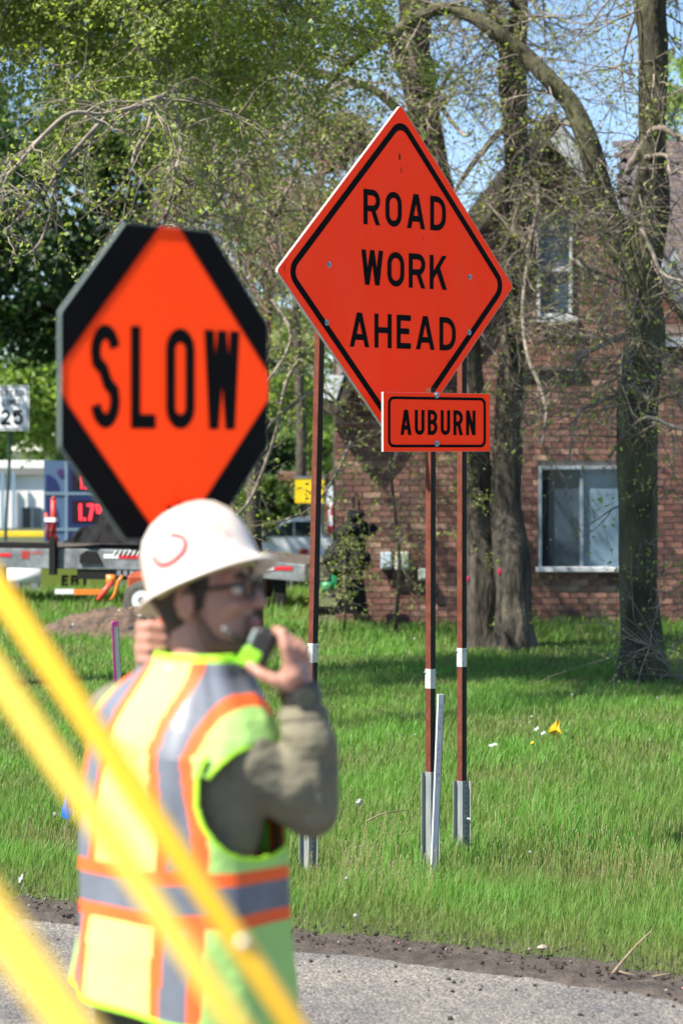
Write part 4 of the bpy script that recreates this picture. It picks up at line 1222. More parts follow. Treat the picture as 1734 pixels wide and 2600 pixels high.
# EBT board low under the trailer
t = thing('sign_board', P(195, 1500, 36), 'dull green EBT board standing low behind the trailer', 'sign')
m_olive = mat('dull_green_board', (0.13, 0.17, 0.02), .6)
fr = frame(P(195, 1466, 35.5), 0); k = 35.5 / F
b = MB(); b.prism([(-90 * k, -32 * k), (85 * k, -32 * k), (85 * k, 32 * k), (-90 * k, 32 * k)], fr, -.03, 0); b.build('board', m_olive, t)
b = MB(); text_mb(b, 'EBT', fr, -38 * k, 30 * k, -22 * k, 6 * k, t=.24, lift=.003); b.build('lettering', m_print, t)
t = thing('cooler', P(65, 1500, 36.5), 'white and grey low tank left of the EBT board', 'tank')
b = MB(); b.tube([P(20, 1464, 36.5), P(106, 1464, 36.5)], .12, 16); b.build('tank_shell', m_whr, t, smooth=True)
for x in (45, 90):
    b = MB(); b.box(P(x, 1490, 36.5), (.1, .2, .12)); b.build('foot', m_galv, t)
# orange compressor trailer, half behind the hard hat
m_or = mat('orange_enamel', (0.80, 0.23, 0.03), .4, noise_scale=7, noise_amt=.12); m_dkor = mat('dark_orange_enamel', (0.36, 0.07, 0.02), .5, noise_scale=6)
dO = 29.2; t = thing('compressor_trailer', P(370, 1585, dO), 'small orange compressor trailer with its drawbar, behind the hard hat', 'trailer')
b = MB(); b.box(P(400, 1492, dO + .7), (.62, .9, .34)); b.build('body', m_dkor, t, bevel=.03)
b = MB(); b.box(P(228, 1503, dO + .4), (.36, .07, .06)); b.build('drawbar', m_or, t)
b = MB(); b.box(P(165, 1502, dO + .4), (.22, .06, .055)); b.build('hitch', m_whr, t)
b = MB(); b.tube([P(312, 1462, dO), P(302, 1475, dO), P(292, 1510, dO), P(282, 1524, dO)], .018, 8); b.box(P(282, 1473, dO + .02), (.10, .05, .12)); b.build('fender_bracket', m_or, t, smooth=True)
b = MB(); b.tube([P(284, 1478, dO - .1), P(250, 1524, dO - .1)], .03, 10); b.build('stand_leg', mat('red_orange', (.8, .08, .05), .45), t, smooth=True)
c = P(362, 1524, dO); w = MB(); w.tube([c + Vector((0, -.07, 0)), c + Vector((0, -.055, 0)), c + Vector((0, .07, 0)), c + Vector((0, .08, 0))], [.16, .215, .215, .16], 26); wh = w.build('wheel', m_tyre, t)
w = MB(); w.tube([c + Vector((0, -.074, 0)), c + Vector((0, .02, 0))], .115, 20); w.build('rim', m_whr, wh)
w = MB(); w.tube([c + Vector((0, -.082, 0)), c + Vector((0, 0, 0))], .04, 12); w.build('hub', m_black, wh)
# white pickup
m_carw = mat('white_car_paint', (0.74, 0.77, 0.76), .25, coat=.6); m_carglass = mat('car_glass', (.02, .03, .035), .05, spec=.9)
dK = 43.0; g0 = -.6
t = thing('pickup_truck', P(700, 1480, dK), 'white pickup truck parked behind the left sign post', 'car')
def kz(py): return py
prof = [(600, 1472), (600, 1392), (640, 1368), (676, 1362), (722, 1324), (745, 1316), (802, 1316), (812, 1362), (960, 1364), (962, 1450), (600, 1450)]
prof = [(598, 1462), (598, 1398), (608, 1380), (660, 1366), (684, 1358), (716, 1328), (740, 1317), (800, 1317), (810, 1324), (816, 1366), (940, 1368), (944, 1462)]
fr = frame(P(770, 1400, dK), 0); k = dK / F
b = MB(); b.prism([((x - 770) * k, (1400 - y) * k) for x, y in prof], fr, -1.3, 0); body = b.build('body', m_carw, t, bevel=.03)
for win in ([(672, 1361), (722, 1329), (744, 1324), (744, 1361)], [(748, 1361), (748, 1324), (794, 1324), (800, 1361)]):
    b = MB(); pts = [((x - 770) * k, (1400 - y) * k) for x, y in win]
    ar = sum(pts[i][0] * pts[(i + 1) % 4][1] - pts[(i + 1) % 4][0] * pts[i][1] for i in range(4))
    if ar < 0: pts.reverse()
    b.prism(pts, fr, 0, .012); b.build('window', m_carglass, t)
b = MB(); b.prism([((x - 770) * k, (1400 - y) * k) for x, y in ((598, 1462), (944, 1462), (944, 1425), (598, 1425))], fr, .0, .02); b.build('sill_panel', m_galv, t)
for x in (650, 880):
    c = P(x, 1462, dK - .02); w = MB(); w.tube([c, c + Vector((0, .22, 0))], .30, 24); wh = w.build('wheel', m_rubber, t)
    w = MB(); w.tube([c - Vector((0, .02, 0)), c + Vector((0, .1, 0))], .17, 18); w.build('rim', m_galv, wh)
b = MB(); b.box(P(770, 1412, dK - .02), (.14, .05, .24)); b.build('tail_light', m_redr, t)
b = MB(); b.box(P(672, 1368, dK - .08), (.09, .14, .10)); b.build('mirror', m_black, t, bevel=.02)
# yellow banner
m_banner = mat('yellow_banner', (0.82, 0.56, 0.0), .6, noise_scale=2.5, noise_amt=.1)
t = thing('banner', P(785, 1450, 45), 'plain yellow banner sign hanging behind the left post', 'sign')
fr = frame(P(786, 1246, 45), 0); k = 45 / F
b = MB(); b.prism([(-37 * k, -31 * k), (37 * k, -31 * k), (37 * k, 31 * k), (-37 * k, 31 * k)], fr, -.01, .01); b.build('cloth', m_banner, t)
b = MB(); b.box(P(786, 1212, 45), (82 * k, .04, .035)); b.box(P(790, 1360, 45.05), (.05, .05, 1.9)); b.build('frame', m_galv, t)
# red and white pennant banner
t = thing('feather_banner', P(847, 1500, 43), 'narrow white banner printed with a red bottle beside the brick corner', 'sign')
fr = frame(P(848, 1300, 43), 0); k = 43 / F
b = MB(); b.prism([(-19 * k, -64 * k), (19 * k, -64 * k), (19 * k, 66 * k), (-19 * k, 66 * k)], fr, -.01, .005); b.build('cloth', m_signwhite, t)
b = MB(); b.prism([(-17 * k, -62 * k), (17 * k, -62 * k), (17 * k, -34 * k), (-17 * k, -34 * k)], fr, .005, .01)
b.prism([(-9 * k, -8 * k), (9 * k, -8 * k), (9 * k, 10 * k), (3 * k, 22 * k), (3 * k, 32 * k), (-3 * k, 32 * k), (-3 * k, 22 * k), (-9 * k, 10 * k)], fr, .005, .01)
b.prism([(-19 * k, -30 * k), (-15 * k, -30 * k), (-15 * k, 20 * k), (-19 * k, 20 * k)], fr, .005, .01)
text_mb(b, 'S', fr, -6 * k, 6 * k, -28 * k, -12 * k, t=.2, lift=.011); b.build('print', m_red, t)
b = MB(); b.tube([P(868, 1500, 43.1), P(868, 1100, 43.1), P(862, 1060, 43.1)], .035, 8); b.build('pole', m_galv, t, smooth=True)
# street lamp: arm and head show beside the left post
t = thing('street_lamp', P(835, 1430, 60), 'grey street lamp whose arm shows just right of the left post top', 'street lamp')
b = MB(); b.tube([P(852, 1400, 60), P(852, 900, 60), P(846, 886, 60), P(790, 884, 60)], [.09, .07, .05, .04], 8); b.build('pole', m_galv, t, smooth=True)
b = MB(); b.box(P(790, 888, 60), (.36, .18, .10)); b.build('lamp_head', m_galv, t, bevel=.03)
# power pole with cross-arm
t = thing('utility_pole', P(610, 1440, 62), 'brown utility pole with a horizontal cross-arm right of the paddle', 'utility pole')
b = MB(); b.tube([P(606, 1440, 62), P(606, 1000, 62)], .11, 10); b.build('pole', mat('brown_timber', (.16, .08, .045), .9), t, smooth=True)
b = MB(); b.box(P(680, 1167, 61.8), (1.4, .12, .13)); b.build('crossarm', mat('brown_beam', (.20, .10, .055), .9), t)
# black covered grill with a tall handle and a green pot
t = thing('covered_grill', P(885, 1560, 27.3), 'black covered grill with a tall wire handle at the corner of the brick wall', 'grill')
gp = []
for (px, py, rx, rz) in ((902, 1312, 20, 16), (902, 1342, 30, 26), (932, 1345, 26, 18), (876, 1352, 34, 22), (885, 1385, 44, 40), (862, 1410, 44, 30), (905, 1420, 34, 34), (878, 1440, 46, 26)):
    gp.append(('e', P(px, py, 27.3), (rx * .0042, .12, rz * .0042), Matrix.Rotation(rb.uniform(-.5, .5), 3, 'Y')))
gp.append(('c', P(886, 1302, 27.3), .03, P(918, 1302, 27.3), .03))
cov = blob('cover', gp, .016, m_black, t, 2)
for v in cov.data.vertices:
    q = v.co * 11; v.co += v.normal * (.022 * noise.noise(q) + .014 * noise.noise(q * 2.7))
b = MB(); b.tube([P(898, 1296, 27.3), P(897, 1262, 27.3), P(904, 1252, 27.3), P(911, 1262, 27.3), P(912, 1296, 27.3)], .010, 6); b.build('handle', m_black, t, smooth=True)
b = MB()
b.prism([(-.16, -1.42), (.20, -1.42), (.10, -.72), (-.12, -.72)], frame(P(888, 1220, 27.5), 0), -.2, 0); b.build('base', m_black, t)  # grill foot shaped and blackened as the triangular shadow on the wall
m_gpot = mat('green_plastic', (.02, .26, .10), .45)
b = MB(); c = P(832, 1490, 27.6); b.tube([c - Vector((0, 0, .06)), c + Vector((0, 0, .05))], [.055, .075], 16); tag(b.build('flower_pot', m_gpot, smooth=True), 'shiny green pot standing low beside the covered grill', 'pot')
b = MB(); c = P(850, 1472, 27.8); b.box(c, (.07, .12, .22)); tag(b.build('watering_can', m_gpot, bevel=.01), 'green plastic container just behind the round green pot', 'container')

# dirt pile with rubble
t = thing('dirt_pile', P(300, 1640, 26.3) * 1, 'low heap of brown dirt and broken asphalt left of the worker', 'dirt pile')
m_dirt = mat('dirt', (0.055, 0.040, 0.032), .95, noise_scale=9, col2=(0.16, 0.105, 0.07), bump=.03, bump_scale=20)
b = MB(); NX, NY = 60, 26
cx0 = P(320, 1640, 26.6).x
for i in range(NX + 1):
    for j in range(NY + 1):
        u = i / NX * 2 - 1; v = j / NY * 2 - 1
        r = math.sqrt(u * u + v * v); hh = .30 * max(0, 1 - r * r) ** .7
        q = Vector((u * 4, v * 3, 2)); hh += (.07 * noise.noise(q * 1.3) + .05 * noise.noise(q * 4)) * max(0, min(1, (1 - r) * 4))
        x = cx0 + u * .98; y = 26.8 + v * .7
        b.v.append((x, y, gz(x, y) - .02 + max(hh, 0)))
b.f = [(i * (NY + 1) + j, (i + 1) * (NY + 1) + j, (i + 1) * (NY + 1) + j + 1, i * (NY + 1) + j + 1) for i in range(NX) for j in range(NY)]; b.m = [0] * len(b.f)
b.build('soil', m_dirt, t, smooth=True)
m_lump = [mat('asphalt_lump', (.07, .068, .07), .95), mat('pale_rubble', (.46, .44, .42), .9), mat('brown_clod', (.24, .15, .09), .95)]
for i in range(90):
    a = rb.uniform(0, 6.28); r = rb.random() ** .6
    u, v = r * math.cos(a), r * math.sin(a)
    x = cx0 + u * .92; y = 26.8 + v * .62; hh = .30 * max(0, 1 - r * r) ** .7
    s = rb.uniform(.012, .05)
    vs, fs = sphere_geo((x, y, gz(x, y) - .01 + hh), (s, s * rb.uniform(.6, 1), s * rb.uniform(.5, .9)), Matrix.Rotation(rb.random() * 3, 3, 'Y'), 6, 5)
    q = MB(); q.add([w + Vector((rb.gauss(0, .1), rb.gauss(0, .1), rb.gauss(0, .1))) * s for w in vs], fs)
    q.build('rubble', m_lump[0] if (rb.random() < .5 or y > 26.9) else (m_lump[1] if rb.random() < .3 else m_lump[2]), t)

# ================================================================== ROAD WORK SIGNS
def orange_mat(name, base, dirt=.12, trans=None):
    """fluorescent sheeting: it turns absorbed blue and green light into orange, so its red reflectance passes 1"""
    m = bpy.data.materials.new(name); m.use_nodes = True
    nt = m.node_tree; nt.nodes.remove(nt.nodes['Principled BSDF'])
    tc = nt.nodes.new('ShaderNodeTexCoord')
    mp = nt.nodes.new('ShaderNodeMapping'); mp.inputs['Scale'].default_value = (3, 3, .7)
    n = nt.nodes.new('ShaderNodeTexNoise'); n.inputs['Scale'].default_value = 2.2; n.inputs['Detail'].default_value = 9; n.inputs['Roughness'].default_value = .55
    nt.links.new(tc.outputs['Object'], mp.inputs[0]); nt.links.new(mp.outputs[0], n.inputs['Vector'])
    r = nt.nodes.new('ShaderNodeMapRange'); r.inputs[1].default_value = .4; r.inputs[2].default_value = .75
    nt.links.new(n.outputs[0], r.inputs[0])
    vm_ = nt.nodes.new('ShaderNodeMix'); vm_.data_type = 'VECTOR'
    vm_.inputs[4].default_value = base; vm_.inputs[5].default_value = (base[0] * .97, base[1] + dirt * .35, base[2] + dirt * .25)
    nt.links.new(r.outputs[0], vm_.inputs[0])
    df = nt.nodes.new('ShaderNodeBsdfDiffuse'); nt.links.new(vm_.outputs[1], df.inputs[0])
    gl_ = nt.nodes.new('ShaderNodeBsdfGlossy'); gl_.inputs['Roughness'].default_value = .35
    mx = nt.nodes.new('ShaderNodeMixShader'); mx.inputs[0].default_value = .012
    nt.links.new(df.outputs[0], mx.inputs[1]); nt.links.new(gl_.outputs[0], mx.inputs[2]); last = mx
    if trans:
        tr = nt.nodes.new('ShaderNodeBsdfTranslucent'); tr.inputs[0].default_value = (*trans[0], 1)
        m2 = nt.nodes.new('ShaderNodeMixShader'); m2.inputs[0].default_value = trans[1]
        nt.links.new(last.outputs[0], m2.inputs[1]); nt.links.new(tr.outputs[0], m2.inputs[2]); last = m2
    nt.links.new(last.outputs[0], nt.nodes['Material Output'].inputs[0])
    return m
m_sign = orange_mat('fluorescent_orange_sheeting', (1.8, 0.062, 0.008), .05)
m_ply = mat('pale_plywood_edge', (0.60, 0.55, 0.48), .8, noise_scale=60, noise_amt=.25)
m_back = mat('raw_board_back', (0.25, 0.20, 0.15), .9)
m_bolt = mat('zinc_bolt', (0.32, 0.38, 0.42), .45, .4, noise_scale=80)
m_boltd = mat('bolt_recess', (0.10, 0.12, 0.13), .5)
m_post = mat('brown_painted_steel', (0.105, 0.030, 0.018), .6, spec=.15, noise_scale=26, col2=(0.155, 0.050, 0.030), bump=.0006, bump_scale=150)
m_sleeve = mat('weathered_zinc', (0.20, 0.23, 0.25), .55, .15, noise_scale=16, col2=(0.33, 0.34, 0.29), stretch=(1, 1, .25))
m_tape = mat('scraped_zinc', (0.40, 0.42, 0.42), .45, .3, noise_scale=70, col2=(0.62, 0.62, 0.56))

DY = R(46)
signC = P(1017, 708, 12.8)
fr = frame(signC, DY)
t = thing('road_work_sign', P(1017, 1149, 12.8), 'large orange diamond sign reading ROAD WORK AHEAD on two brown posts', 'road sign')
HD = .864
dia = round_poly([(0, -HD), (HD, 0), (0, HD), (-HD, 0)], .02, 5)
b = MB(); b.prism(dia, fr, -.014, 0); b.build('sign_panel', m_ply, t)
b = MB(); b.add([fr(u, v, .0012) for u, v in round_poly([(0, -HD + .004), (HD - .004, 0), (0, HD - .004), (-HD + .004, 0)], .02, 5)], [tuple(range(24))]); b.build('sign_face', m_sign, t)
def dring(mg, rad): 
    q = HD - mg * math.sqrt(2)
    return round_poly([(0, -q), (q, 0), (0, q), (-q, 0)], rad, 8)
b = MB(); ring_mb(b, dring(.040, .085), dring(.040 + .034, .055), fr, .0022)
def txt(word, x0, y0t, y0b, x1, y1t, y1b, **k):
    u0, va = plane_uv(fr, x0, y0t); _, vb = plane_uv(fr, x0, y0b); u1, vc = plane_uv(fr, x1, y1t); _, vd = plane_uv(fr, x1, y1b)
    text_mb(b, word, fr, u0, u1, (vb + vd) / 2, (va + vc) / 2, lift=.0022, **k)
txt('ROAD', 922, 483, 570, 1131, 497, 587, t=.172, w=.5, gap=.16)
txt('WORK', 917, 635, 721, 1133, 648, 738, t=.172, w=.5, gap=.13)
txt('AHEAD', 887, 794, 878, 1156, 805, 893, t=.172, w=.5, gap=.15)
b.build('lettering', m_print, t)
def bolt(frm, px, py, parent, r=.015, lift=.0):
    u, v = plane_uv(frm, px, py)
    bb = MB()
    bb.prism([(u + r * math.cos(a * math.pi / 8), v + r * math.sin(a * math.pi / 8)) for a in range(16)], frm, lift + .0005, lift + .003)
    bb.prism([(u + r * .62 * math.cos(a * math.pi / 3), v + r * .62 * math.sin(a * math.pi / 3)) for a in range(6)], frm, lift + .003, lift + .009)
    o = bb.build('bolt', m_bolt, parent)
    bb = MB(); bb.add([frm(u + r * .25 * math.cos(a * math.pi / 4), v + r * .25 * math.sin(a * math.pi / 4), lift + .0093) for a in range(8)], [tuple(range(8))]); bb.build('bolt_socket', m_boltd, o)
for px, py in ((835, 672), (829, 819), (1192, 703), (1190, 844)): bolt(fr, px, py, t)
# scuffs on the sheeting
m_scuff = mat('dark_scuff', (.12, .02, .01), .8)
b = MB()
for (px, py, w, h) in ((1014, 398, .016, .035), (1018, 432, .008, .03), (1073, 607, .006, .018), (1136, 918, .004, .045), (1158, 672, .004, .006), (1146, 671, .005, .005), (1196, 668, .004, .006), (722, 680, .008, .03)):
    u, v = plane_uv(fr, px, py); b.add([fr(u - w * .4, v - h / 2, .0019), fr(u + w * .5, v - h * .4, .0019), fr(u + w * .2, v + h / 2, .0019), fr(u - w * .5, v + h * .45, .0019)], [(0, 1, 2, 3)])
tag(b.build('scuff_marks', m_scuff, t), kind='stuff')

m_postshade = mat('post_shade_black', (.018, .012, .010), .8, noise_scale=20)  # near-black: shade of the posts' right face put into the colour
def sign_post(label, px_top, y_top, px_bot, y_slv_top, y_slv_bot, band, d, right_holes, side=.034):
    base = P(px_bot, y_slv_bot, d)
    t = thing('sign_post', (base.x, base.y, base.z), label, 'sign post', 'brown steel sign posts on the verge')
    top = P(px_top, y_top, d); bot = P(px_bot, y_slv_bot - 20, d)
    c45 = side / math.sqrt(2)
    def sec(p): return [p + Vector((0, -c45, 0)), p + Vector((c45, 0, 0)), p + Vector((0, c45, 0)), p + Vector((-c45, 0, 0))]
    b = MB(); b.add(sec(bot) + sec(top), [(0, 1, 5, 4), (1, 2, 6, 5), (2, 3, 7, 6), (3, 0, 4, 7), (4, 5, 6, 7), (3, 2, 1, 0)])
    b.build('tube', m_post, t)
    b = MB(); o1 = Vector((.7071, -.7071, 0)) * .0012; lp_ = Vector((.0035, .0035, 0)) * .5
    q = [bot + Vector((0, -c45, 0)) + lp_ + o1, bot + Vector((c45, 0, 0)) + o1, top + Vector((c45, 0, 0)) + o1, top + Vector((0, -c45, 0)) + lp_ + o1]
    b.add(q, [(0, 1, 2, 3)]); b.build('shade_sheet', m_postshade, t)  # dark sheet laid on the right-front face, standing in for its shade
    def at_y(py): 
        zz = CAM_H - (py - HY) / F * d; k = (zz - bot.z) / (top.z - bot.z); return bot.lerp(top, k)
    p0, p1 = at_y(band[1]), at_y(band[0]); c45 += .0025
    b = MB(); b.add(sec(p0) + sec(p1), [(0, 1, 5, 4), (1, 2, 6, 5), (2, 3, 7, 6), (3, 0, 4, 7), (4, 5, 6, 7), (3, 2, 1, 0)])
    b.build('splice_sleeve', m_tape, t, bevel=.001)
    b = MB()
    for sx in (-1, 1):
        q = at_y((band[0] + band[1]) / 2 - 16) + Vector((sx * (c45 + .002), -.004, 0)); vs, fs = sphere_geo(q, .0045, None, 6, 5); b.add(vs, fs)
    b.build('rivets', m_bolt, t)
    # hat-section ground sleeve: dark flange, bright web, perforated dark web, flange
    a = .019
    pb = P(px_bot, y_slv_bot + 50, d); pt = P(px_bot, y_slv_top, d)
    e1 = Vector((.7071, -.7071, 0)); e2 = Vector((.7071, .7071, 0))
    P2 = Vector((.004, -.030, 0))
    P1 = P2 - e1 * .043; P0 = P1 - e2 * .022; P3 = P2 + e2 * .040; P4 = P3 + e1 * .018
    th = .0035
    b = MB()
    for (q0, q1, nn) in ((P0, P1, e1), (P1, P2, -e2), (P2, P3, e1), (P3, P4, -e2)):
        vs = []
        for z_ in (pb, pt):
            for q in (q0, q1):
                for w in (0, th): vs.append(z_ + q - nn * w)
        b.add(vs, [(0, 2, 6, 4), (1, 5, 7, 3), (4, 6, 7, 5), (0, 4, 5, 1), (2, 3, 7, 6), (0, 1, 3, 2)])
    b.build('ground_sleeve', m_sleeve, t)
    if right_holes:
        hh = MB()
        n = int((pt.z - pb.z) / .0255)
        for i in range(n):
            cc = pt + P2 + e2 * .023 + e1 * .0006 + Vector((0, 0, -.012 - i * .0255))
            hh.add([cc + e2 * .0042 * math.cos(q * math.pi / 4) + Vector((0, 0, .0042 * math.sin(q * math.pi / 4))) for q in range(8)], [tuple(range(8))])
        tag(hh.build('punched_holes', m_print, t), kind='stuff')
        q = P(px_bot + 13, 2077, d) + Vector((.0, -.02, 0)); hb = MB(); hb.tube([q, q + e1 * .016 + Vector((.006, 0, 0))], .004, 8); hb.build('bolt', m_whr, t)
    return t
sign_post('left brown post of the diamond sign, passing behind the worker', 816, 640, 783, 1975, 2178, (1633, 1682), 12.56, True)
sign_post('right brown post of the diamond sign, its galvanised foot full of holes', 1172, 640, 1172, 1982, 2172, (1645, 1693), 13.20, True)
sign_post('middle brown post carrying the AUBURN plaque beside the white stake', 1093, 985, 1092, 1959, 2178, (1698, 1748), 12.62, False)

# AUBURN plaque
pd = 12.52
frp = frame(P(1106, 1072, pd), R(40)); k = pd / F
t = thing('plaque', P(1106, 1146, pd), 'small orange plaque reading AUBURN below the right edge of the diamond', 'road sign')
u0, _ = plane_uv(frp, 973, 1072); u1, _ = plane_uv(frp, 1243, 1072); hv = .1425
b = MB(); b.prism([(u0, -hv), (u1, -hv), (u1, hv), (u0, hv)], frp, -.013, 0); b.build('sign_panel', m_ply, t)
b = MB(); b.add([frp(u0 + .001, -hv + .001, .001), frp(u1 - .001, -hv + .001, .001), frp(u1 - .001, hv - .001, .001), frp(u0 + .001, hv - .001, .001)], [(0, 1, 2, 3)]); b.build('sign_face', m_sign, t)
def rr(mx, mz, r): return round_poly([(u0 + mx, -hv + mz), (u1 - mx, -hv + mz), (u1 - mx, hv - mz), (u0 + mx, hv - mz)], r, 6)
b = MB(); ring_mb(b, rr(.028, .020, .034), rr(.044, .034, .022), frp, .002)
ta, va = plane_uv(frp, 1016, 1040); tb, vb = plane_uv(frp, 1206, 1105)
text_mb(b, 'AUBURN', frp, ta, tb, vb, va, t=.165, w=.5, gap=.17, lift=.002); b.build('lettering', m_print, t)
for px, py in ((1108, 1003), (1108, 1126)): bolt(frp, px, py, t, .016)

# white survey lath leaning against the middle post
def lath(name, top, bot, d, w, label, writing=None, ribbon=None, col=(0.68, 0.64, 0.66)):
    pt, pb = P(*top, d), P(*bot, d)
    t = thing(name, pb, label, 'stake')
    ax = (pt - pb); Lh = ax.length; ax.normalize()
    e = Vector((.86, .5, 0)); e = (e - ax * e.dot(ax)).normalized(); nn = e.cross(ax) * 1.0
    if nn.y > 0: nn = -nn
    def fl(u, v, w_=0.0): return pb + e * u + ax * v + nn * w_
    b = MB(); b.prism([(-w / 2, -.06), (w / 2, -.06), (w / 2, Lh), (-w / 2, Lh)], fl, -.011, 0)
    b.build('wood', mat('whitewashed_wood', col, .8, noise_scale=30, noise_amt=.12, stretch=(1, 1, .1)), t)
    b = MB(); b.prism([(w / 2 + .0004, -.05), (w / 2 + .004, -.05), (w / 2 + .004, Lh - .001), (w / 2 + .0004, Lh - .001)], fl, -.0112, -.001); b.build('dark_edge', m_bark_dark, t)  # thin dark strip down the right edge of the lath
    if writing:
        b = MB()
        def fw(u, v, w_=0.0): return fl(-v + .0, u, w_)
        for word, s0, s1, h in writing: text_mb(b, word, fw, Lh * s0, Lh * s1, -h / 2, h / 2, t=.09, lift=.0012, gap=.35)
        b.build('handwriting', mat('pencil_grey', (.16, .15, .2), .8), t)
    if ribbon:
        b = MB()
        b.prism([(-w * 1.05, Lh * ribbon[0]), (-w * .42, Lh * ribbon[0]), (-w * .42, Lh * .99), (-w * .8, Lh * .99)], fl, .002, .004)
        b.prism([(-w * .6, Lh * .955), (w * .55, Lh * .955), (w * .55, Lh + .002), (-w * .6, Lh + .002)], fl, -.013, .003)
        b.build('ribbon', mat('pink_ribbon', (.85, .10, .36), .5), t)
    return t
lath('survey_stake', (1120, 1763), (1102, 2212), 12.45, .031, 'white wooden stake with handwriting leaning by the middle post', [('JS-71M', .49, .72, .016), ('PULLD', .80, .94, .016)])
lath('ribbon_stake', (294, 1578), (309, 1850), 16.5, .036, 'short pale stake with a pink ribbon in front of the dirt pile', None, (.30,), (.62, .58, .46))

# little utility flags
def flag(px, py, d, pts, m, m2, label, stem_y):
    o = P(px, py, d); t = thing('marker_flag', P(px, stem_y, d), label, 'flag'); k = d / F
    n = len(pts); b = MB()
    V3 = [o + Vector((x * k, 0.035 * math.sin(i * 1.7), -y * k)) for i, (x, y) in enumerate(pts)]
    cc = o + Vector((sum(p[0] for p in pts) / n * k, -.02, -sum(p[1] for p in pts) / n * k))
    b.add(V3 + [cc], [(i, (i + 1) % n, n) for i in range(n)])
    f_ = b.build('flag_sheet', m, t); sd = f_.modifiers.new('s', 'SOLIDIFY'); sd.thickness = .001
    if m2:
        b = MB()
        for q in m2: b.add([o + Vector((x * k, -.030, -y * k)) for x, y in q], [(0, 1, 2, 3)])
        b.build('fold', mat('flag_fold', tuple(c * .55 for c in m.diffuse_color[:3]), .6), t)
    b = MB(); b.tube([P(px, py, d) + Vector((0, .02, 0)), P(px, stem_y, d)], .0015, 5); b.build('wire', m_galv, t)
m_fy = mat('yellow_flag', (0.85, 0.46, 0.01), .5); m_fy.diffuse_color = (0.85, 0.46, 0.01, 1)
m_fb = mat('blue_flag', (0.015, 0.16, 0.55), .45, trans=((0.02, .25, .8), .3)); m_fb.diffuse_color = (0.01, .1, .4, 1)
flag(1408, 1850, 17.5, [(4, -20), (13, -22), (10, -4), (17, 12), (10, 24), (-2, 20), (-16, 8), (-14, -2)], m_fy, None, 'crumpled yellow marker flag in the lawn right of the signs', 1905)
flag(172, 2045, 13.6, [(-2, -32), (6, -20), (14, 18), (4, 34), (-14, 30), (-16, 14)], m_fb, None, 'blue marker flag in the grass at the left edge', 2130)

# dandelions and litter
m_puff = mat('seed_head', (0.42, 0.42, 0.38), .9, trans=((.5, .5, .5), .3)); m_stalk = mat('flower_stalk', (.16, .14, .05), .8); m_litter = mat('white_litter', (.36, .37, .36), .9)
def ground_d(py): return 2.0 * F / (py - HY)
def dandelion(px, py, r, label, puff=True):
    d = (CAM_H - .13) * F / (py - HY); c = P(px, py, d)
    t = thing('dandelion', (c.x, c.y, gz(c.x, c.y)), label, 'flower', 'dandelions in the lawn')
    b = MB(); b.tube([(c.x + .01, c.y, gz(c.x, c.y) - .01), (c.x, c.y, c.z)], .0018, 5); b.build('stalk', m_stalk, t)
    b = MB(); vs, fs = sphere_geo(c, r * .85 * d / F, None, 10, 8); b.add([c + (v - c) * (1 + .45 * noise.noise(v * 300)) for v in vs], fs); b.build('seed_head' if puff else 'flower_head', m_puff if puff else m_fy, t)
for i, (px, py, r, lab) in enumerate(((912, 2037, 10, 'round white dandelion clock between the worker\'s elbow and middle post'), (1053, 1622, 4, 'tiny white seed head left of the middle post foot of the trees'), (880, 2230, 5, 'white seed head low in the grass right of the vest'), (902, 2325, 7, 'white seed head at the lawn edge above the mud'),
        (1452, 1764, 4, 'white seed head in the shadow band on the lawn'), (1349, 1820, 4, 'leftmost small seed head in the cluster by the yellow flag'), (1344, 1835, 3, 'lowest left seed head in the cluster by the yellow flag'), (1650, 1879, 3, 'lone seed head at the right edge of the lawn'), (1668, 1772, 3, 'seed head near the foot of the right trunk'),
        (1345, 2163, 4, 'seed head low right of the sleeves'), (1053, 1866, 3, 'small seed head left of the middle post sleeve'), (140, 2067, 6, 'pale seed head left of the blue flag'))):
    dandelion(px, py, r, lab)
dandelion(1351, 1887, 5, 'orange-yellow flower below the white seed heads on the lawn', False)
def litter(px, py, w, h, label, m=m_litter):
    d = (CAM_H - .11) * F / (py - HY); c = P(px, py, d); k = d / F; b = MB()
    N_ = 6
    for i in range(N_ + 1):
        u = i / N_ - .5
        for s_ in (-1, 1):
            b.v.append(c + Vector((u * w * .8 * k, s_ * .01, (u * h * .6 + s_ * h * .3 + math.sin(u * 9) * h * .15) * k)))
    b.f = [(2 * i, 2 * i + 2, 2 * i + 3, 2 * i + 1) for i in range(N_)]; b.m = [0] * N_
    o = b.build('paper_scrap', m); sd = o.modifiers.new('s', 'SOLIDIFY'); sd.thickness = .002
    tag(o, label, 'litter')
litter(1251, 1891, 26, 8, 'thin white scrap lying in the grass right of the right post')
litter(1362, 1850, 14, 10, 'white scrap left of the yellow flag, upper of two')
litter(1378, 1861, 15, 8, 'white scrap left of the yellow flag, lower of two')
litter(54, 2230, 14, 20, 'pale leaf scrap at the left lawn edge')
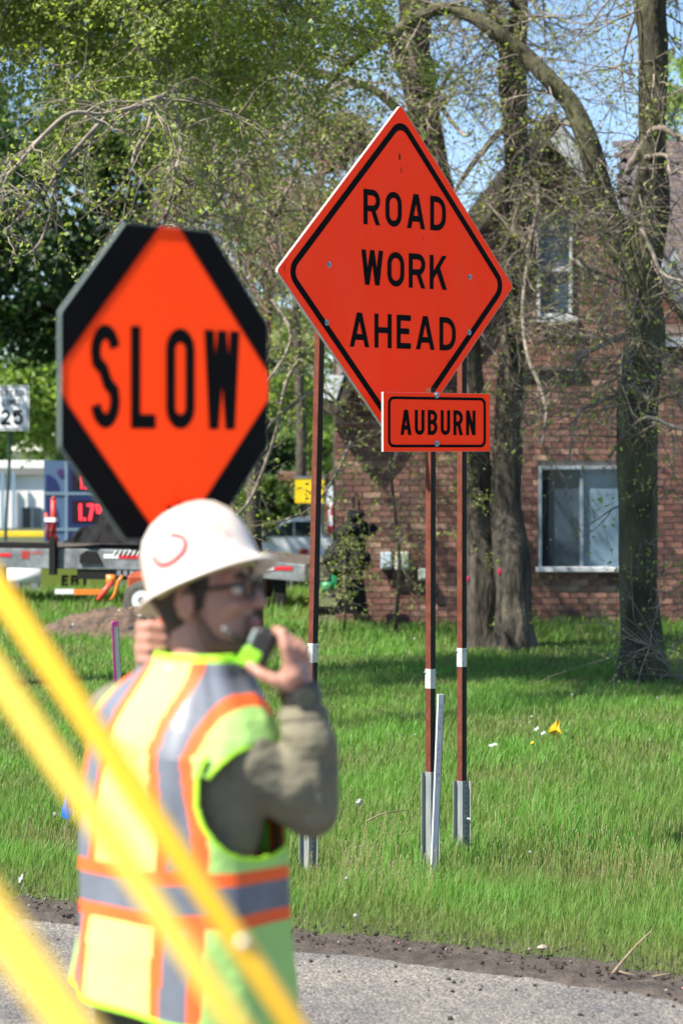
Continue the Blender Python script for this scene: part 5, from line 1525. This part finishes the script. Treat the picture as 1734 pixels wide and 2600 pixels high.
# sticks
m_stick = mat('dry_stick', (0.24, 0.18, 0.12), .9, noise_scale=20)
def stick(pts, label, r=.006):
    b = MB(); W = []
    for px, py, z in pts:
        d = (CAM_H - z) * F / (py - HY); W.append(P(px, py, d))
    b.tube(W, [r * (1 - .5 * i / len(W)) for i in range(len(W))], 6)
    return tag(b.build('stick', m_stick, smooth=True), label, 'stick')
stick([(1556, 2470, .03), (1580, 2440, .05), (1615, 2400, .09), (1652, 2365, .14)], 'bare stick rising from the mud at the lower right')
stick([(1558, 2464, .025), (1585, 2470, .03), (1612, 2476, .028)], 'short twig lying at the foot of the rising stick', .004)
stick([(1655, 2480, .025), (1690, 2474, .03), (1715, 2470, .03)], 'thin twig lying on the mud at the far lower right', .004)
stick([(930, 2085, .10), (960, 2070, .13), (985, 2062, .14), (1030, 2058, .14)], 'pale dry stalk lying in the grass left of the middle post', .004)
b = MB()
for i in range(7):
    px = 1362 + i * 9; d = (CAM_H - .03) * F / (2412 - HY)
vs, fs = sphere_geo(P(1376, 2405, (CAM_H - .04) * F / (2405 - HY)), (.022, .02, .010), None, 8, 6); b.add([v + Vector((.004 * noise.noise(v * 60), 0, .004 * noise.noise(v * 77))) for v in vs], fs)
tag(b.build('rag', mat('muddy_rag', (.30, .25, .2), .9, noise_scale=40)), 'small muddy pale rag at the edge of the mud', 'litter')
# brown seed stalks standing over the lawn (uncountable)
rs = random.Random(8); b = MB()
for i in range(620):
    cxp, cyp = rs.choice([(940, 2200), (1060, 2120), (880, 2180), (150, 2150), (1480, 2120), (1300, 2060), (1600, 2200), (1000, 2280)])
    px = rs.gauss(cxp, 70); py = rs.gauss(cyp, 60)
    if py < 1800: continue
    d = 2 * F / (py - HY); x = (px - CX) / F * d
    if sdist(x, d) < .75: continue
    g_ = gz(x, d); h = rs.uniform(.10, .20); lx = rs.gauss(.01, .02)
    b.tube([(x, d, g_), (x + lx * .5, d, g_ + h * .6), (x + lx, d + .01, g_ + h)], [.0012, .0010, .0008], 3, cap=False)
    vs, fs = sphere_geo((x + lx, d + .01, g_ + h), (.0028, .0028, .007), None, 5, 4); b.add(vs, fs, 1)
tag(b.build('seed_stalks', [m_stalk, mat('seed_tip', (.30, .25, .14), .9)]), kind='stuff')

# ================================================================== WORKER
S = 1310.0; D0 = 5.0
def W(px, py, d=D0): return P(px, py, d)
m_skin = mat('skin', (0.43, 0.215, 0.155), .5, noise_scale=18, noise_amt=.10)
m_skin.node_tree.nodes['Principled BSDF'].inputs['Subsurface Weight'].default_value = .15
m_skin.node_tree.nodes['Principled BSDF'].inputs['Subsurface Radius'].default_value = (.012, .005, .003)
m_hair = mat('dark_brown_hair', (0.028, 0.018, 0.012), .6, noise_scale=60, noise_amt=.4, stretch=(1, 1, .2))
m_beard = mat('short_beard', (0.15, 0.080, 0.052), .85, noise_scale=120, col2=(.25, .13, .09), bump=.002, bump_scale=300)
m_shirt = mat('olive_khaki_cloth', (0.17, 0.155, 0.105), .9, noise_scale=7, noise_amt=.15, bump=.035, bump_scale=9, stretch=(1, 1, 1.8))
m_pants = mat('dark_olive_trousers', (0.060, 0.060, 0.035), .9, noise_scale=8)
m_boot = mat('brown_boot_leather', (.10, .05, .025), .6)
person = thing('person', (-.318, 5.0, 0), 'worker in a white hard hat and yellow-green vest holding a radio to the mouth', 'person')
# head frame
hf = Vector((.966, -.259, 0)); hs = Vector((-.259, -.966, 0)); hu = Vector((0, 0, 1))
pit = R(5); hf2 = hf * math.cos(pit) + hu * math.sin(pit); hu2 = hu * math.cos(pit) - hf * math.sin(pit)
HO = Vector(((497 - CX) / S, 5.03, CAM_H - (1530 - HY) / S))
def hd(x, y, z): return HO + hf2 * x + hs * y + hu2 * z
HM = Matrix((hf2, hs, hu2)).transposed()
bf = Vector((.70, .714, 0)); br_ = Vector((.714, -.70, 0)); TC = Vector((-.308, 5.0, 0))
BM_ = Matrix((br_, bf, hu)).transposed()
def tb(u, f_, z): return TC + br_ * u + bf * f_ + Vector((0, 0, z))
elbow = W(790, 2056, 4.93); wrist = W(765, 1775, 4.93); shR = W(622, 1938, 4.90); shL = tb(-.185, .0, 1.46)
elL = tb(-.24, .16, 1.20); wrL = W(392, 1700, 5.34)
head_parts = [
    ('e', hd(-.002, 0, .045), (.090, .076, .100), HM), ('e', hd(.045, 0, -.01), (.066, .062, .095), HM), ('e', hd(.055, 0, -.055), (.060, .054, .055), HM),
    ('e', hd(.088, 0, -.093), (.028, .030, .022), HM), ('e', hd(.085, 0, .048), (.024, .052, .020), HM), ('e', hd(.080, 0, .075), (.030, .050, .035), HM),
    ('c', hd(.108, 0, .028), .009, hd(.132, 0, -.012), .012), ('e', hd(.118, .010, -.014), (.012, .009, .009), HM), ('e', hd(.118, -.010, -.014), (.012, .009, .009), HM),
    ('e', hd(.078, .040, -.012), (.028, .020, .020), HM), ('e', hd(.078, -.040, -.012), (.028, .020, .020), HM),
    ('e', hd(.112, 0, -.045), (.011, .024, .007), HM), ('e', hd(.109, 0, -.058), (.011, .021, .007), HM),
    ('c', hd(-.008, 0, -.03), .052, TC + Vector((.045, .02, 1.545)), .062), ('c', hd(.01, 0, -.06), .045, TC + Vector((.06, .03, 1.53)), .06),
]
for sy in (1, -1):
    head_parts.append(('e', hd(.002, sy * .078, .0), (.020, .008, .033), HM)); head_parts.append(('e', hd(-.004, sy * .084, .012), (.014, .006, .016), HM))
hand_parts = [
    ('c', wrist, .029, W(752, 1728, 4.93), .030), ('c', W(742, 1722, 4.92), .026, W(744, 1690, 4.93), .022), ('c', W(760, 1720, 4.95), .024, W(765, 1690, 4.96), .019),
    ('c', W(745, 1715, 4.90), .021, W(735, 1680, 4.90), .015),
]
def finger(pts, r0, r1):
    for i in range(len(pts) - 1):
        a = r0 + (r1 - r0) * i / (len(pts) - 1); c = r0 + (r1 - r0) * (i + 1) / (len(pts) - 1)
        hand_parts.append(('c', pts[i], a, pts[i + 1], c))
finger([W(735, 1682, 4.895), W(724, 1640, 4.89), W(716, 1606, 4.90), W(700, 1600, 4.925)], .0125, .0095)      # index
finger([W(752, 1682, 4.915), W(752, 1644, 4.90), W(735, 1622, 4.905), W(714, 1632, 4.94)], .0125, .0095)      # middle
finger([W(766, 1688, 4.945), W(772, 1652, 4.935), W(756, 1632, 4.94), W(730, 1645, 4.97)], .012, .009)       # ring
finger([W(775, 1700, 4.975), W(782, 1668, 4.98), W(765, 1655, 4.99), W(742, 1668, 5.0)], .010, .008)          # little
finger([W(742, 1742, 4.905), W(700, 1728, 4.90), W(664, 1712, 4.905), W(634, 1690, 4.92)], .016, .010)        # thumb
# left fist closed on the paddle pole
lf = []
LH = W(394, 1632, 5.30)
hand_parts += [('c', wrL, .030, LH + Vector((-.012, .0, -.01)), .032), ('e', LH + Vector((-.008, .01, .005)), (.030, .030, .042), None)]
for i in range(4):
    z_ = .034 - i * .023
    finger([LH + Vector((-.028, -.012, z_)), LH + Vector((-.010, -.040, z_ + .002)), LH + Vector((.022, -.038, z_)), LH + Vector((.038, -.012, z_ - .002))], .0125, .010)
finger([LH + Vector((-.01, .03, .02)), LH + Vector((.016, .036, .038)), LH + Vector((.036, .015, .046))], .014, .010)
legR = [tb(.10, 0, .92), tb(.11, .02, .50), tb(.12, -.02, .10)]; legL = [tb(-.10, 0, .92), tb(-.12, .03, .50), tb(-.13, .0, .10)]
body_parts = head_parts + hand_parts + [
    ('e', tb(0, 0, 1.34), (.175, .105, .22), BM_), ('e', tb(0, 0, 1.05), (.155, .10, .20), BM_), ('c', tb(-.10, .01, 1.50), .055, tb(.10, .01, 1.48), .055),
    ('c', tb(-.07, 0, .96), .10, tb(.07, 0, .96), .10),
    ('c', shR, .058, elbow, .042), ('c', elbow, .042, wrist, .029), ('c', tb(.12, .02, 1.42), .06, shR, .058),
    ('c', shL, .056, elL, .042), ('c', elL, .042, wrL, .029),
    ('c', legR[0], .085, legR[1], .055), ('c', legR[1], .055, legR[2], .038), ('c', legL[0], .085, legL[1], .055), ('c', legL[1], .055, legL[2], .038),
    ('c', legR[2], .038, legR[2] + bf * .14 + Vector((0, 0, -.06)), .03), ('c', legL[2], .038, legL[2] + bf * .14 + Vector((0, 0, -.06)), .03),
]
body = blob('body', body_parts, .0048, m_skin, person, 3)
# eyes
m_eye = mat('eye_white', (.75, .72, .70), .2); m_iris = mat('iris', (.05, .03, .02), .2)
for sy in (1, -1):
    vs, fs = sphere_geo(hd(.094, sy * .032, .022), .0125, None, 14, 10); e = MB().add(vs, fs).build('eye', m_eye, person, smooth=True)
    vs, fs = sphere_geo(hd(.1035, sy * .032, .022), .0055, None, 10, 8); MB().add(vs, fs).build('iris', m_iris, e, smooth=True)
    bw = MB(); bw.tube([hd(.108, sy * .016, .042), hd(.108, sy * .032, .048), hd(.098, sy * .050, .043)], [.004, .005, .003], 8); bw.build('eyebrow', m_hair, person, smooth=True)
lp = MB(); lp.tube([hd(.113, -.021, -.050), hd(.122, 0, -.050), hd(.113, .021, -.050)], [.004, .007, .004], 8); lp.build('lips', mat('lip', (.45, .10, .10), .45), person, smooth=True)
# hair: under the hat, nape and sideburns
blob('hair', [('e', hd(-.006, 0, .047), (.091, .079, .101), HM), ('e', hd(-.026, 0, -.010), (.050, .064, .060), HM), ('c', hd(-.028, 0, -.045), .042, hd(-.022, 0, -.062), .038),
              ('c', hd(.024, .068, .035), .013, hd(.026, .067, -.012), .007), ('c', hd(.024, -.068, .035), .013, hd(.026, -.067, -.012), .007)], .005, m_hair, person, 3)
blob('beard', [('c', hd(.020, .058, -.030), .009, hd(.040, .050, -.080), .015), ('c', hd(.020, -.058, -.030), .009, hd(.040, -.050, -.080), .015),
               ('c', hd(.040, .050, -.080), .017, hd(.088, .022, -.096), .020), ('c', hd(.040, -.050, -.080), .017, hd(.088, -.022, -.096), .020),
               ('c', hd(.088, .02, -.098), .021, hd(.088, -.02, -.098), .021), ('c', hd(.110, .022, -.036), .005, hd(.110, -.022, -.036), .005),
               ('c', hd(.110, .026, -.040), .006, hd(.098, .030, -.085), .010), ('c', hd(.110, -.026, -.040), .006, hd(.098, -.030, -.085), .010)], .004, m_beard, person, 3)
# shirt
blob('shirt', [
    ('e', tb(0, 0, 1.32), (.195, .122, .25), BM_), ('e', tb(0, 0, 1.05), (.180, .118, .20), BM_), ('c', tb(-.11, .01, 1.485), .060, tb(.10, .01, 1.475), .062),
    ('c', tb(-.06, .01, 1.545), .050, tb(.07, .01, 1.545), .050), ('c', tb(.11, .0, 1.38), .062, shR, .067), ('c', shR, .067, elbow, .055),
    ('e', W(735, 1985, 4.91), (.065, .055, .065), None), ('c', elbow, .055, W(787, 1900, 4.92), .055), ('c', W(787, 1900, 4.92), .055, W(770, 1815, 4.93), .046),
    ('c', shL, .072, elL, .056), ('c', elL, .056, wrL, .040)], .0065, m_shirt, person, 3)
cu = MB(); a_ = W(772, 1826, 4.93); c_ = W(769, 1804, 4.93); cu.tube([a_, c_], [.050, .048], 20, cap=True); cu.build('cuff', m_shirt, person, smooth=False, bevel=.004)
blob('collar', [('c', TC + Vector((-.012, -.050, 1.565)), .020, TC + Vector((-.04, .02, 1.58)), .020), ('c', TC + Vector((-.012, -.050, 1.565)), .020, TC + Vector((.07, -.05, 1.545)), .018)], .006, mat('pink_collar', (.62, .30, .26), .8), person, 3)
blob('trousers', [('c', tb(-.08, 0, .93), .125, tb(.08, 0, .93), .125), ('e', tb(0, 0, .98), (.185, .13, .12), BM_),
                  ('c', legR[0], .108, legR[1], .078), ('c', legR[1], .078, legR[2], .070), ('c', legL[0], .108, legL[1], .078), ('c', legL[1], .078, legL[2], .070)], .010, m_pants, person, 3)
for q in (legR, legL):
    a_ = q[2]; blob('boot', [('c', a_, .058, a_ + Vector((0, 0, -.06)), .055), ('c', a_ + Vector((0, 0, -.055)), .042, a_ + bf * .17 + Vector((0, 0, -.065)), .036), ('c', a_ - bf * .03 + Vector((0, 0, -.06)), .04, a_ + bf * .05 + Vector((0, 0, -.058)), .042)], .008, m_boot, person, 2)

# hi-vis vest: a loft with arm openings; tape strips are stitched bands of the loft
m_vy = mat('hi_vis_yellow_cloth', (0.50, 0.80, 0.24), .75, noise_scale=6, noise_amt=.05, bump=.014, bump_scale=9, trans=((.28, .85, .02), .22))
m_vo = mat('hi_vis_orange_tape', (0.95, 0.13, 0.02), .7); m_vg = mat('silver_grey_tape', (0.15, 0.165, 0.20), .45, noise_scale=14, noise_amt=.12); m_vl = mat('lime_trim', (0.40, 0.80, 0.03), .7)
VP = [(.885, .240, .172), (.95, .236, .168), (1.05, .230, .160), (1.15, .226, .154), (1.25, .224, .150), (1.36, .224, .146), (1.44, .220, .138), (1.49, .200, .124), (1.522, .176, .108), (1.548, .145, .094), (1.575, .108, .082), (1.600, .090, .076)]
def vprof(z):
    for a, c in zip(VP, VP[1:]):
        if z <= c[0]:
            k = (z - a[0]) / (c[0] - a[0]); return a[1] + (c[1] - a[1]) * k, a[2] + (c[2] - a[2]) * k
    return VP[-1][1:]
def vpt(phi, z, off=0.0):
    w, d = vprof(z); w *= .965
    c, s = math.cos(phi), math.sin(phi)
    ex = .82
    x = w * math.copysign(abs(c) ** ex, c); y = d * math.copysign(abs(s) ** ex, s)
    zz = z
    if z < 1.1: zz += (.042 - .024 * c) * (1.1 - z) / .2
    fold = .007 * math.sin(phi * 7 + z * 9) * max(0, min(1, (1.42 - z) * 4)) + .006 * noise.noise(Vector((c * 3, s * 3, z * 6)))
    rr_ = Vector((x, y)).normalized() * (fold + off)
    q = tb(x + rr_.x, y + rr_.y, zz)
    if z > 1.42:
        q += Vector((.035, .01, 0)) * sstep(1.42, 1.6, z)
        q.z -= .045 * sstep(-.02, .2, x) * (1 - sstep(1.56, 1.6, z)); 
        q.z += .012 * sstep(.05, .2, -x)
    return q, x
NP, NZ = 240, 260
vv = []; ux = []
ZS = [.885 + (1.600 - .885) * j / NZ for j in range(NZ + 1)]
for z in ZS:
    for i in range(NP):
        q, x = vpt(2 * math.pi * i / NP, z); vv.append(q); ux.append(x)
vm = MB(); vm.v = vv
for j in range(NZ):
    z = (ZS[j] + ZS[j + 1]) / 2
    for i in range(NP):
        phi = 2 * math.pi * (i + .5) / NP
        aR = (phi + math.pi) % (2 * math.pi) - math.pi; aL = phi - math.pi
        k = 2
        e = min((aR / R(44)) ** 2 + ((z - 1.352) / .125) ** 2, (aL / R(42)) ** 2 + ((z - 1.39) / .12) ** 2)
        if e < 1: continue
        ii = (i + 1) % NP
        x = (ux[j * NP + i] + ux[j * NP + ii]) / 2; ax = abs(x) + .034 * sstep(1.22, 1.46, z)
        m_ = 0
        if .088 < ax < .182: m_ = 1
        if .111 < ax < .160: m_ = 2
        if z < .93 + .0 and False: m_ = 3
        if 1.100 < z < 1.205: m_ = 1
        if 1.125 < z < 1.178: m_ = 2
        if e < 1.14 or z < .900 or z > 1.588: m_ = 3
        vm.f.append((j * NP + i, j * NP + ii, (j + 1) * NP + ii, (j + 1) * NP + i)); vm.m.append(m_)
vest = vm.build('vest', [m_vy, m_vo, m_vg, m_vl], person, smooth=True)
md = vest.modifiers.new('s', 'SOLIDIFY'); md.thickness = .003; md.offset = 1
# faded print on the back
def patch(mb, x0, x1, z0, z1, n=5):
    w, d = vprof((z0 + z1) / 2)
    ph = lambda x: -math.acos(max(-1, min(1, math.copysign(abs(x / w) ** (1 / .82), x))))
    for i in range(n):
        a, c = ph(x0 + (x1 - x0) * i / n), ph(x0 + (x1 - x0) * (i + 1) / n)
        mb.add([vpt(a, z0, .005)[0], vpt(c, z0, .005)[0], vpt(c, z1, .005)[0], vpt(a, z1, .005)[0]], [(0, 1, 2, 3)])
b = MB()
for (x0, x1, z0, z1) in ((-.055, -.047, 1.415, 1.445), (-.055, -.035, 1.438, 1.445), (-.028, -.021, 1.415, 1.440), (-.005, .002, 1.415, 1.440), (.014, .020, 1.412, 1.44), (.014, .034, 1.412, 1.418)): patch(b, x0, x1, z0, z1, 2)
b.build('back_print', mat('faded_orange_print', (.85, .45, .15), .8), vest)
b = MB(); patch(b, .0, .035, 1.375, 1.392, 4); patch(b, .006, .04, 1.36, 1.372, 4); b.build('back_print', mat('faded_green_print', (.45, .78, .12), .8), vest)

# hard hat: full brim, tilted back
tilt = R(23); roll = R(8)
fwd = hf * math.cos(tilt) + hu * math.sin(tilt); upv = hu * math.cos(tilt) - hf * math.sin(tilt)
sid = hs * math.cos(roll) + upv * math.sin(roll); upv = upv * math.cos(roll) - hs * math.sin(roll)
HC = Vector(((520 - CX) / S, 5.02, CAM_H - (1474 - HY) / S))
HTM = Matrix((fwd, sid, upv)).transposed()
hatp = [(0, .152), (.02, .1515), (.045, .146), (.070, .134), (.093, .111), (.107, .082), (.113, .050), (.115, .025), (.117, .010), (.122, .004), (.135, -.002), (.142, -.006), (.148, -.011), (.149, -.014), (.146, -.0145), (.140, -.010), (.130, -.006), (.114, -.001), (.110, .010), (.108, .04), (.098, .085), (.080, .116), (.05, .137), (0, .145)]
hm = MB(); NA = 72
for r, z in hatp:
    for i in range(NA):
        a = 2 * math.pi * i / NA; c, s = math.cos(a), math.sin(a)
        kk = .88 + .0 * c
        ridge = 0
        if z > .03 and r > .003:
            for off_ in (0,): ridge += .004 * math.exp(-((r * s) / .016) ** 2)
        visor = .000 * max(0, c) ** 3 if r > .125 else 0
        hm.v.append(HC + HTM @ Vector(((r + visor) * c * 1.0, r * s * kk, z + ridge)))
for j in range(len(hatp) - 1):
    for i in range(NA):
        q = (i + 1) % NA; hm.f.append((j * NA + i, j * NA + q, (j + 1) * NA + q, (j + 1) * NA + i)); hm.m.append(0)
m_hat = mat('worn_white_plastic', (0.66, 0.56, 0.46), .4, noise_scale=7, col2=(0.78, 0.72, 0.66), coat=.2)
hat = hm.build('hard_hat', m_hat, person, smooth=True)
def hat_pt(a, z, off=.0015):
    for p_, q_ in zip(hatp[:9], hatp[1:10]):
        if q_[1] <= z <= p_[1]:
            r = p_[0] + (q_[0] - p_[0]) * (p_[1] - z) / (p_[1] - q_[1]); break
    else: r = .115
    r += off
    return HC + HTM @ Vector((r * math.cos(a), r * math.sin(a) * .88, z + .4 * off))
b = MB()
curve = [(1.38, .088), (1.22, .080), (1.14, .066), (1.20, .050), (1.35, .040), (1.55, .036), (1.72, .042), (1.80, .054), (1.84, .064)]
cs = smooth_path(curve, 4); b.tube([hat_pt(c[0] + .25, c[1], .001) for c in cs], .0050, 6); b.build('red_scrawl', mat('faded_red_marker', (.50, .05, .06), .6), hat, smooth=True)
m_smg = mat('green_smudge', (.50, .66, .42), .6); m_smp = mat('pink_smudge', (.70, .45, .42), .6)
for (a, z, mm) in ((.75, .075, m_smg), (2.35, .045, m_smg), (.62, .055, m_smp), (2.6, .07, m_smp)):
    b = MB(); b.add([hat_pt(a + .10 * math.cos(q), z + .010 * math.sin(q), .0008) for q in [i * .785 for i in range(8)]], [tuple(range(8))]); b.build('smudge', mm, hat)
b = MB(); b.tube([HC + HTM @ Vector((.100 * math.cos(a), .088 * math.sin(a), -.004)) for a in [i * math.pi / 12 for i in range(25)]], .007, 6, cap=False); b.build('headband', mat('beige_headband', (.45, .40, .20), .8), hat, smooth=True)

# glasses
m_frame = mat('dark_spectacle_frame', (.02, .014, .014), .35)
m_lens = bpy.data.materials.new('clear_lens'); m_lens.use_nodes = True
lb = m_lens.node_tree.nodes['Principled BSDF']; lb.inputs['Transmission Weight'].default_value = 1; lb.inputs['Roughness'].default_value = .02; lb.inputs['IOR'].default_value = 1.02; lb.inputs['Specular IOR Level'].default_value = 0.1
gl = MB()
for sy in (1, -1):
    c0 = hd(.122, sy * .033, .020)
    ring_pts = [c0 + hs * (.026 * math.cos(a)) + hu2 * (.020 * math.sin(a)) - hf2 * (.006 * max(0, sy * math.cos(a))) for a in [i * math.pi / 12 for i in range(25)]]
    gl.tube(ring_pts, .0036, 8, cap=False)
    gl.tube([hd(.118, sy * .058, .028), hd(.07, sy * .076, .026), hd(.01, sy * .084, .022), hd(-.012, sy * .086, .010)], .0042, 8)
gl.tube([hd(.124, -.009, .022), hd(.130, 0, .026), hd(.124, .009, .022)], .0026, 8)
glasses = gl.build('glasses', m_frame, person, smooth=True)
for sy in (1, -1):
    c0 = hd(.122, sy * .033, .020)
    l_ = MB(); l_.prism([(.024 * math.cos(i * .3927), .018 * math.sin(i * .3927)) for i in range(16)], lambda u, v, w, c0=c0: c0 + hs * u + hu2 * v + hf2 * w, -.0008, .0008); l_.build('lens', m_lens, glasses)
# watch
wa = MB(); wdir = (W(752, 1728, 4.93) - wrist).normalized(); w0 = wrist + wdir * .006
wa.tube([w0 - wdir * .016, w0 + wdir * .020], .040, 22); watch = wa.build('watch', mat('black_strap', (.02, .02, .02), .5), person, smooth=False, bevel=.003)
side_v = Vector((.25, -.97, 0)); cc = w0 + side_v * .039
wa = MB(); wa.tube([cc, cc + side_v * .010], .021, 20); face = wa.build('watch_case', mat('steel_case', (.10, .095, .085), .4, .5), watch)
wa = MB(); wa.tube([cc + side_v * .0102, cc + side_v * .0115], .015, 20); wa.build('dial', mat('dial_green', (.05, .06, .04), .4), face)

# hand-held radio: held at the mouth
radio = thing('radio', W(662, 1655, 4.945), 'black and lime green hand-held radio at the worker\'s mouth', 'radio')
m_lime = mat('lime_plastic', (.25, .62, .02), .4); m_blk = mat('black_plastic', (.015, .013, .014), .45)
rc = W(664, 1648, 4.95); ra = Vector((.42, -.05, .90)).normalized(); rbk = Vector((.88, -.18, -.42)); rbk = (rbk - ra * rbk.dot(ra)).normalized(); rcx = ra.cross(rbk).normalized()
RM = Matrix((rbk, rcx, ra)).transposed()
b = MB(); b.box(rc, (.040, .050, .080), RM); b.build('case', m_blk, radio, bevel=.007)
b = MB(); b.box(rc - rbk * .008 - ra * .022, (.044, .054, .044), RM); b.build('lower_shell', m_lime, radio, bevel=.008)
b = MB(); b.box(rc - rbk * .023 + ra * .016, (.008, .040, .032), RM); b.build('speaker_grille', mat('silver_grille', (.45, .55, .50), .4, .3), radio, bevel=.003)
b = MB(); b.tube([rc - rbk * .015 + ra * .03 + rcx * .015, W(612, 1628, 4.93), W(574, 1600, 4.925)], [.006, .005, .004], 8); an = b.build('antenna', m_blk, radio, smooth=True)
vs, fs = sphere_geo(W(570, 1597, 4.925), .0045, None, 10, 8); MB().add(vs, fs).build('antenna_tip', mat('silver_tip', (.30, .30, .32), .6), an, smooth=True)

# ================================================================== SLOW PADDLE
pc = P(430, 972, 5.27); k_ = 5.27
frs = frame(pc, R(52.5)); RO = .319
t = thing('slow_paddle', P(432, 1640, 5.27), 'black-bordered orange SLOW paddle held up behind the worker\'s hard hat', 'paddle')
oc = [(RO / math.cos(R(22.5)) * math.cos(R(22.5 + 45 * i)), RO / math.cos(R(22.5)) * math.sin(R(22.5 + 45 * i))) for i in range(8)]
m_pblack = mat('black_sheeting', (0.007, 0.006, 0.006), .6, noise_scale=4, noise_amt=.3, spec=.05); m_pedge = mat('pale_plastic_edge', (.13, .17, .16), .6)
rim = round_poly(oc, .012, 3); rin = round_poly([(x * .992, y * .992) for x, y in oc], .012, 3)
b = MB(); n_ = len(rim)
b.add([frs(u, v, 0) for u, v in rim] + [frs(u, v, -.007) for u, v in rim] + [frs(u, v, 0) for u, v in rin] + [frs(u, v, -.007) for u, v in rin],
      [f_ for i in range(n_) for j in ((i + 1) % n_,) for f_ in ((i, i + n_, j + n_, j), (i, j, j + 2 * n_, i + 2 * n_), (i + 2 * n_, j + 2 * n_, j + 3 * n_, i + 3 * n_), (i + n_, i + 3 * n_, j + 3 * n_, j + n_))])
b.build('paddle_rim', m_pedge, t)
e_ = RO * .992; q1 = RO * .085; q2 = RO * .414
for sx, sy in ((1, 1), (-1, 1), (-1, -1), (1, -1)):
    pts = [(sx * e_, sy * q1), (sx * e_, sy * q2 * .985), (sx * q2 * .985, sy * e_), (sx * q1, sy * e_)]
    if sx * sy < 0: pts.reverse()
    b = MB(); b.prism(pts, frs, -.002, .0008); b.build('border', m_pblack, t)
m_slow = orange_mat('bright_orange_sheeting', (1.6, 0.085, 0.010), .04, trans=((1.0, .060, .008), .5))
q = RO * 1.09
dpoly = round_poly([(0, -q), (q, 0), (0, q), (-q, 0)], .055, 8)
dpoly = [(max(-RO * .992, min(RO * .992, u)), max(-RO * .992, min(RO * .992, v))) for u, v in dpoly]
b = MB(); b.add([frs(u, v, .0018) for u, v in dpoly], [tuple(range(len(dpoly)))]); b.build('diamond', m_slow, t)
ua, va = plane_uv(frs, 228, 835); _, vb = plane_uv(frs, 228, 1098); ub, vc = plane_uv(frs, 605, 828); _, vd = plane_uv(frs, 605, 1082)
b = MB(); text_mb(b, 'SLOW', frs, ua, ub, (vb + vd) / 2, (va + vc) / 2, t=.145, w=.5, gap=.17, lift=.0028); b.build('lettering', m_print, t)
b = MB(); u_, v_ = plane_uv(frs, 428, 1292); b.prism([(u_ + .009 * math.cos(a * .785), v_ + .009 * math.sin(a * .785)) for a in range(8)], frs, .002, .008); b.build('bolt', m_pblack, t)
b = MB(); b.tube([P(424, 1250, 5.29), P(424, 1500, 5.29), P(424, 1790, 5.29)], .0155, 12); b.build('handle', mat('orange_handle', (.95, .12, .01), .4), t, smooth=True)

# ================================================================== YELLOW GUY-WIRE GUARDS IN FRONT
m_guard = mat('yellow_guard_plastic', (0.92, 0.52, 0.015), .38, spec=.8, coat=.3, noise_scale=3, noise_amt=.05)
m_guard2 = mat('pale_yellow_guard_plastic', (0.92, 0.62, 0.07), .38, spec=.8, coat=.3, noise_scale=3, noise_amt=.05)
def guard(x0, y0, x1, y1, d, wpx, label, bolt_at=None):
    a = P(x0, y0, d); c = P(x1, y1, d); dr = (c - a).normalized(); r = wpx * d / F / 2
    e = a + dr * ((a.z - .0) / -dr.z); s_ = a - dr * 1.3
    t = thing('guy_wire_guard', (e.x, e.y, 0), label, 'guy guard', 'yellow guy-wire guards in the near foreground')
    b = MB(); b.tube([s_, e + Vector((0, 0, -.02))], r, 20); b.build('guard_tube', m_guard if bolt_at else m_guard2, t, smooth=True)
    b = MB(); b.tube([s_ - dr * 3.2, s_], r * .22, 8); b.build('wire', m_galv, t, smooth=True)
    if bolt_at:
        q = P(bolt_at[0], bolt_at[1], d) + Vector((0, -r * 1.02, 0)); vs, fs = sphere_geo(q, (.0052, .004, .0052), None, 12, 8); MB().add(vs, fs).build('rivet', m_whr, t, smooth=True)
guard(0, 1480, 763, 2600, 2.6, 66, 'darker yellow guard tube crossing highest, with one bright rivet', (617, 2386))
guard(0, 1697, 619, 2600, 2.12, 68, 'middle pale yellow guard tube of the three')
guard(0, 2318, 205, 2600, 1.62, 112, 'lowest and widest yellow guard tube in the lower left corner')
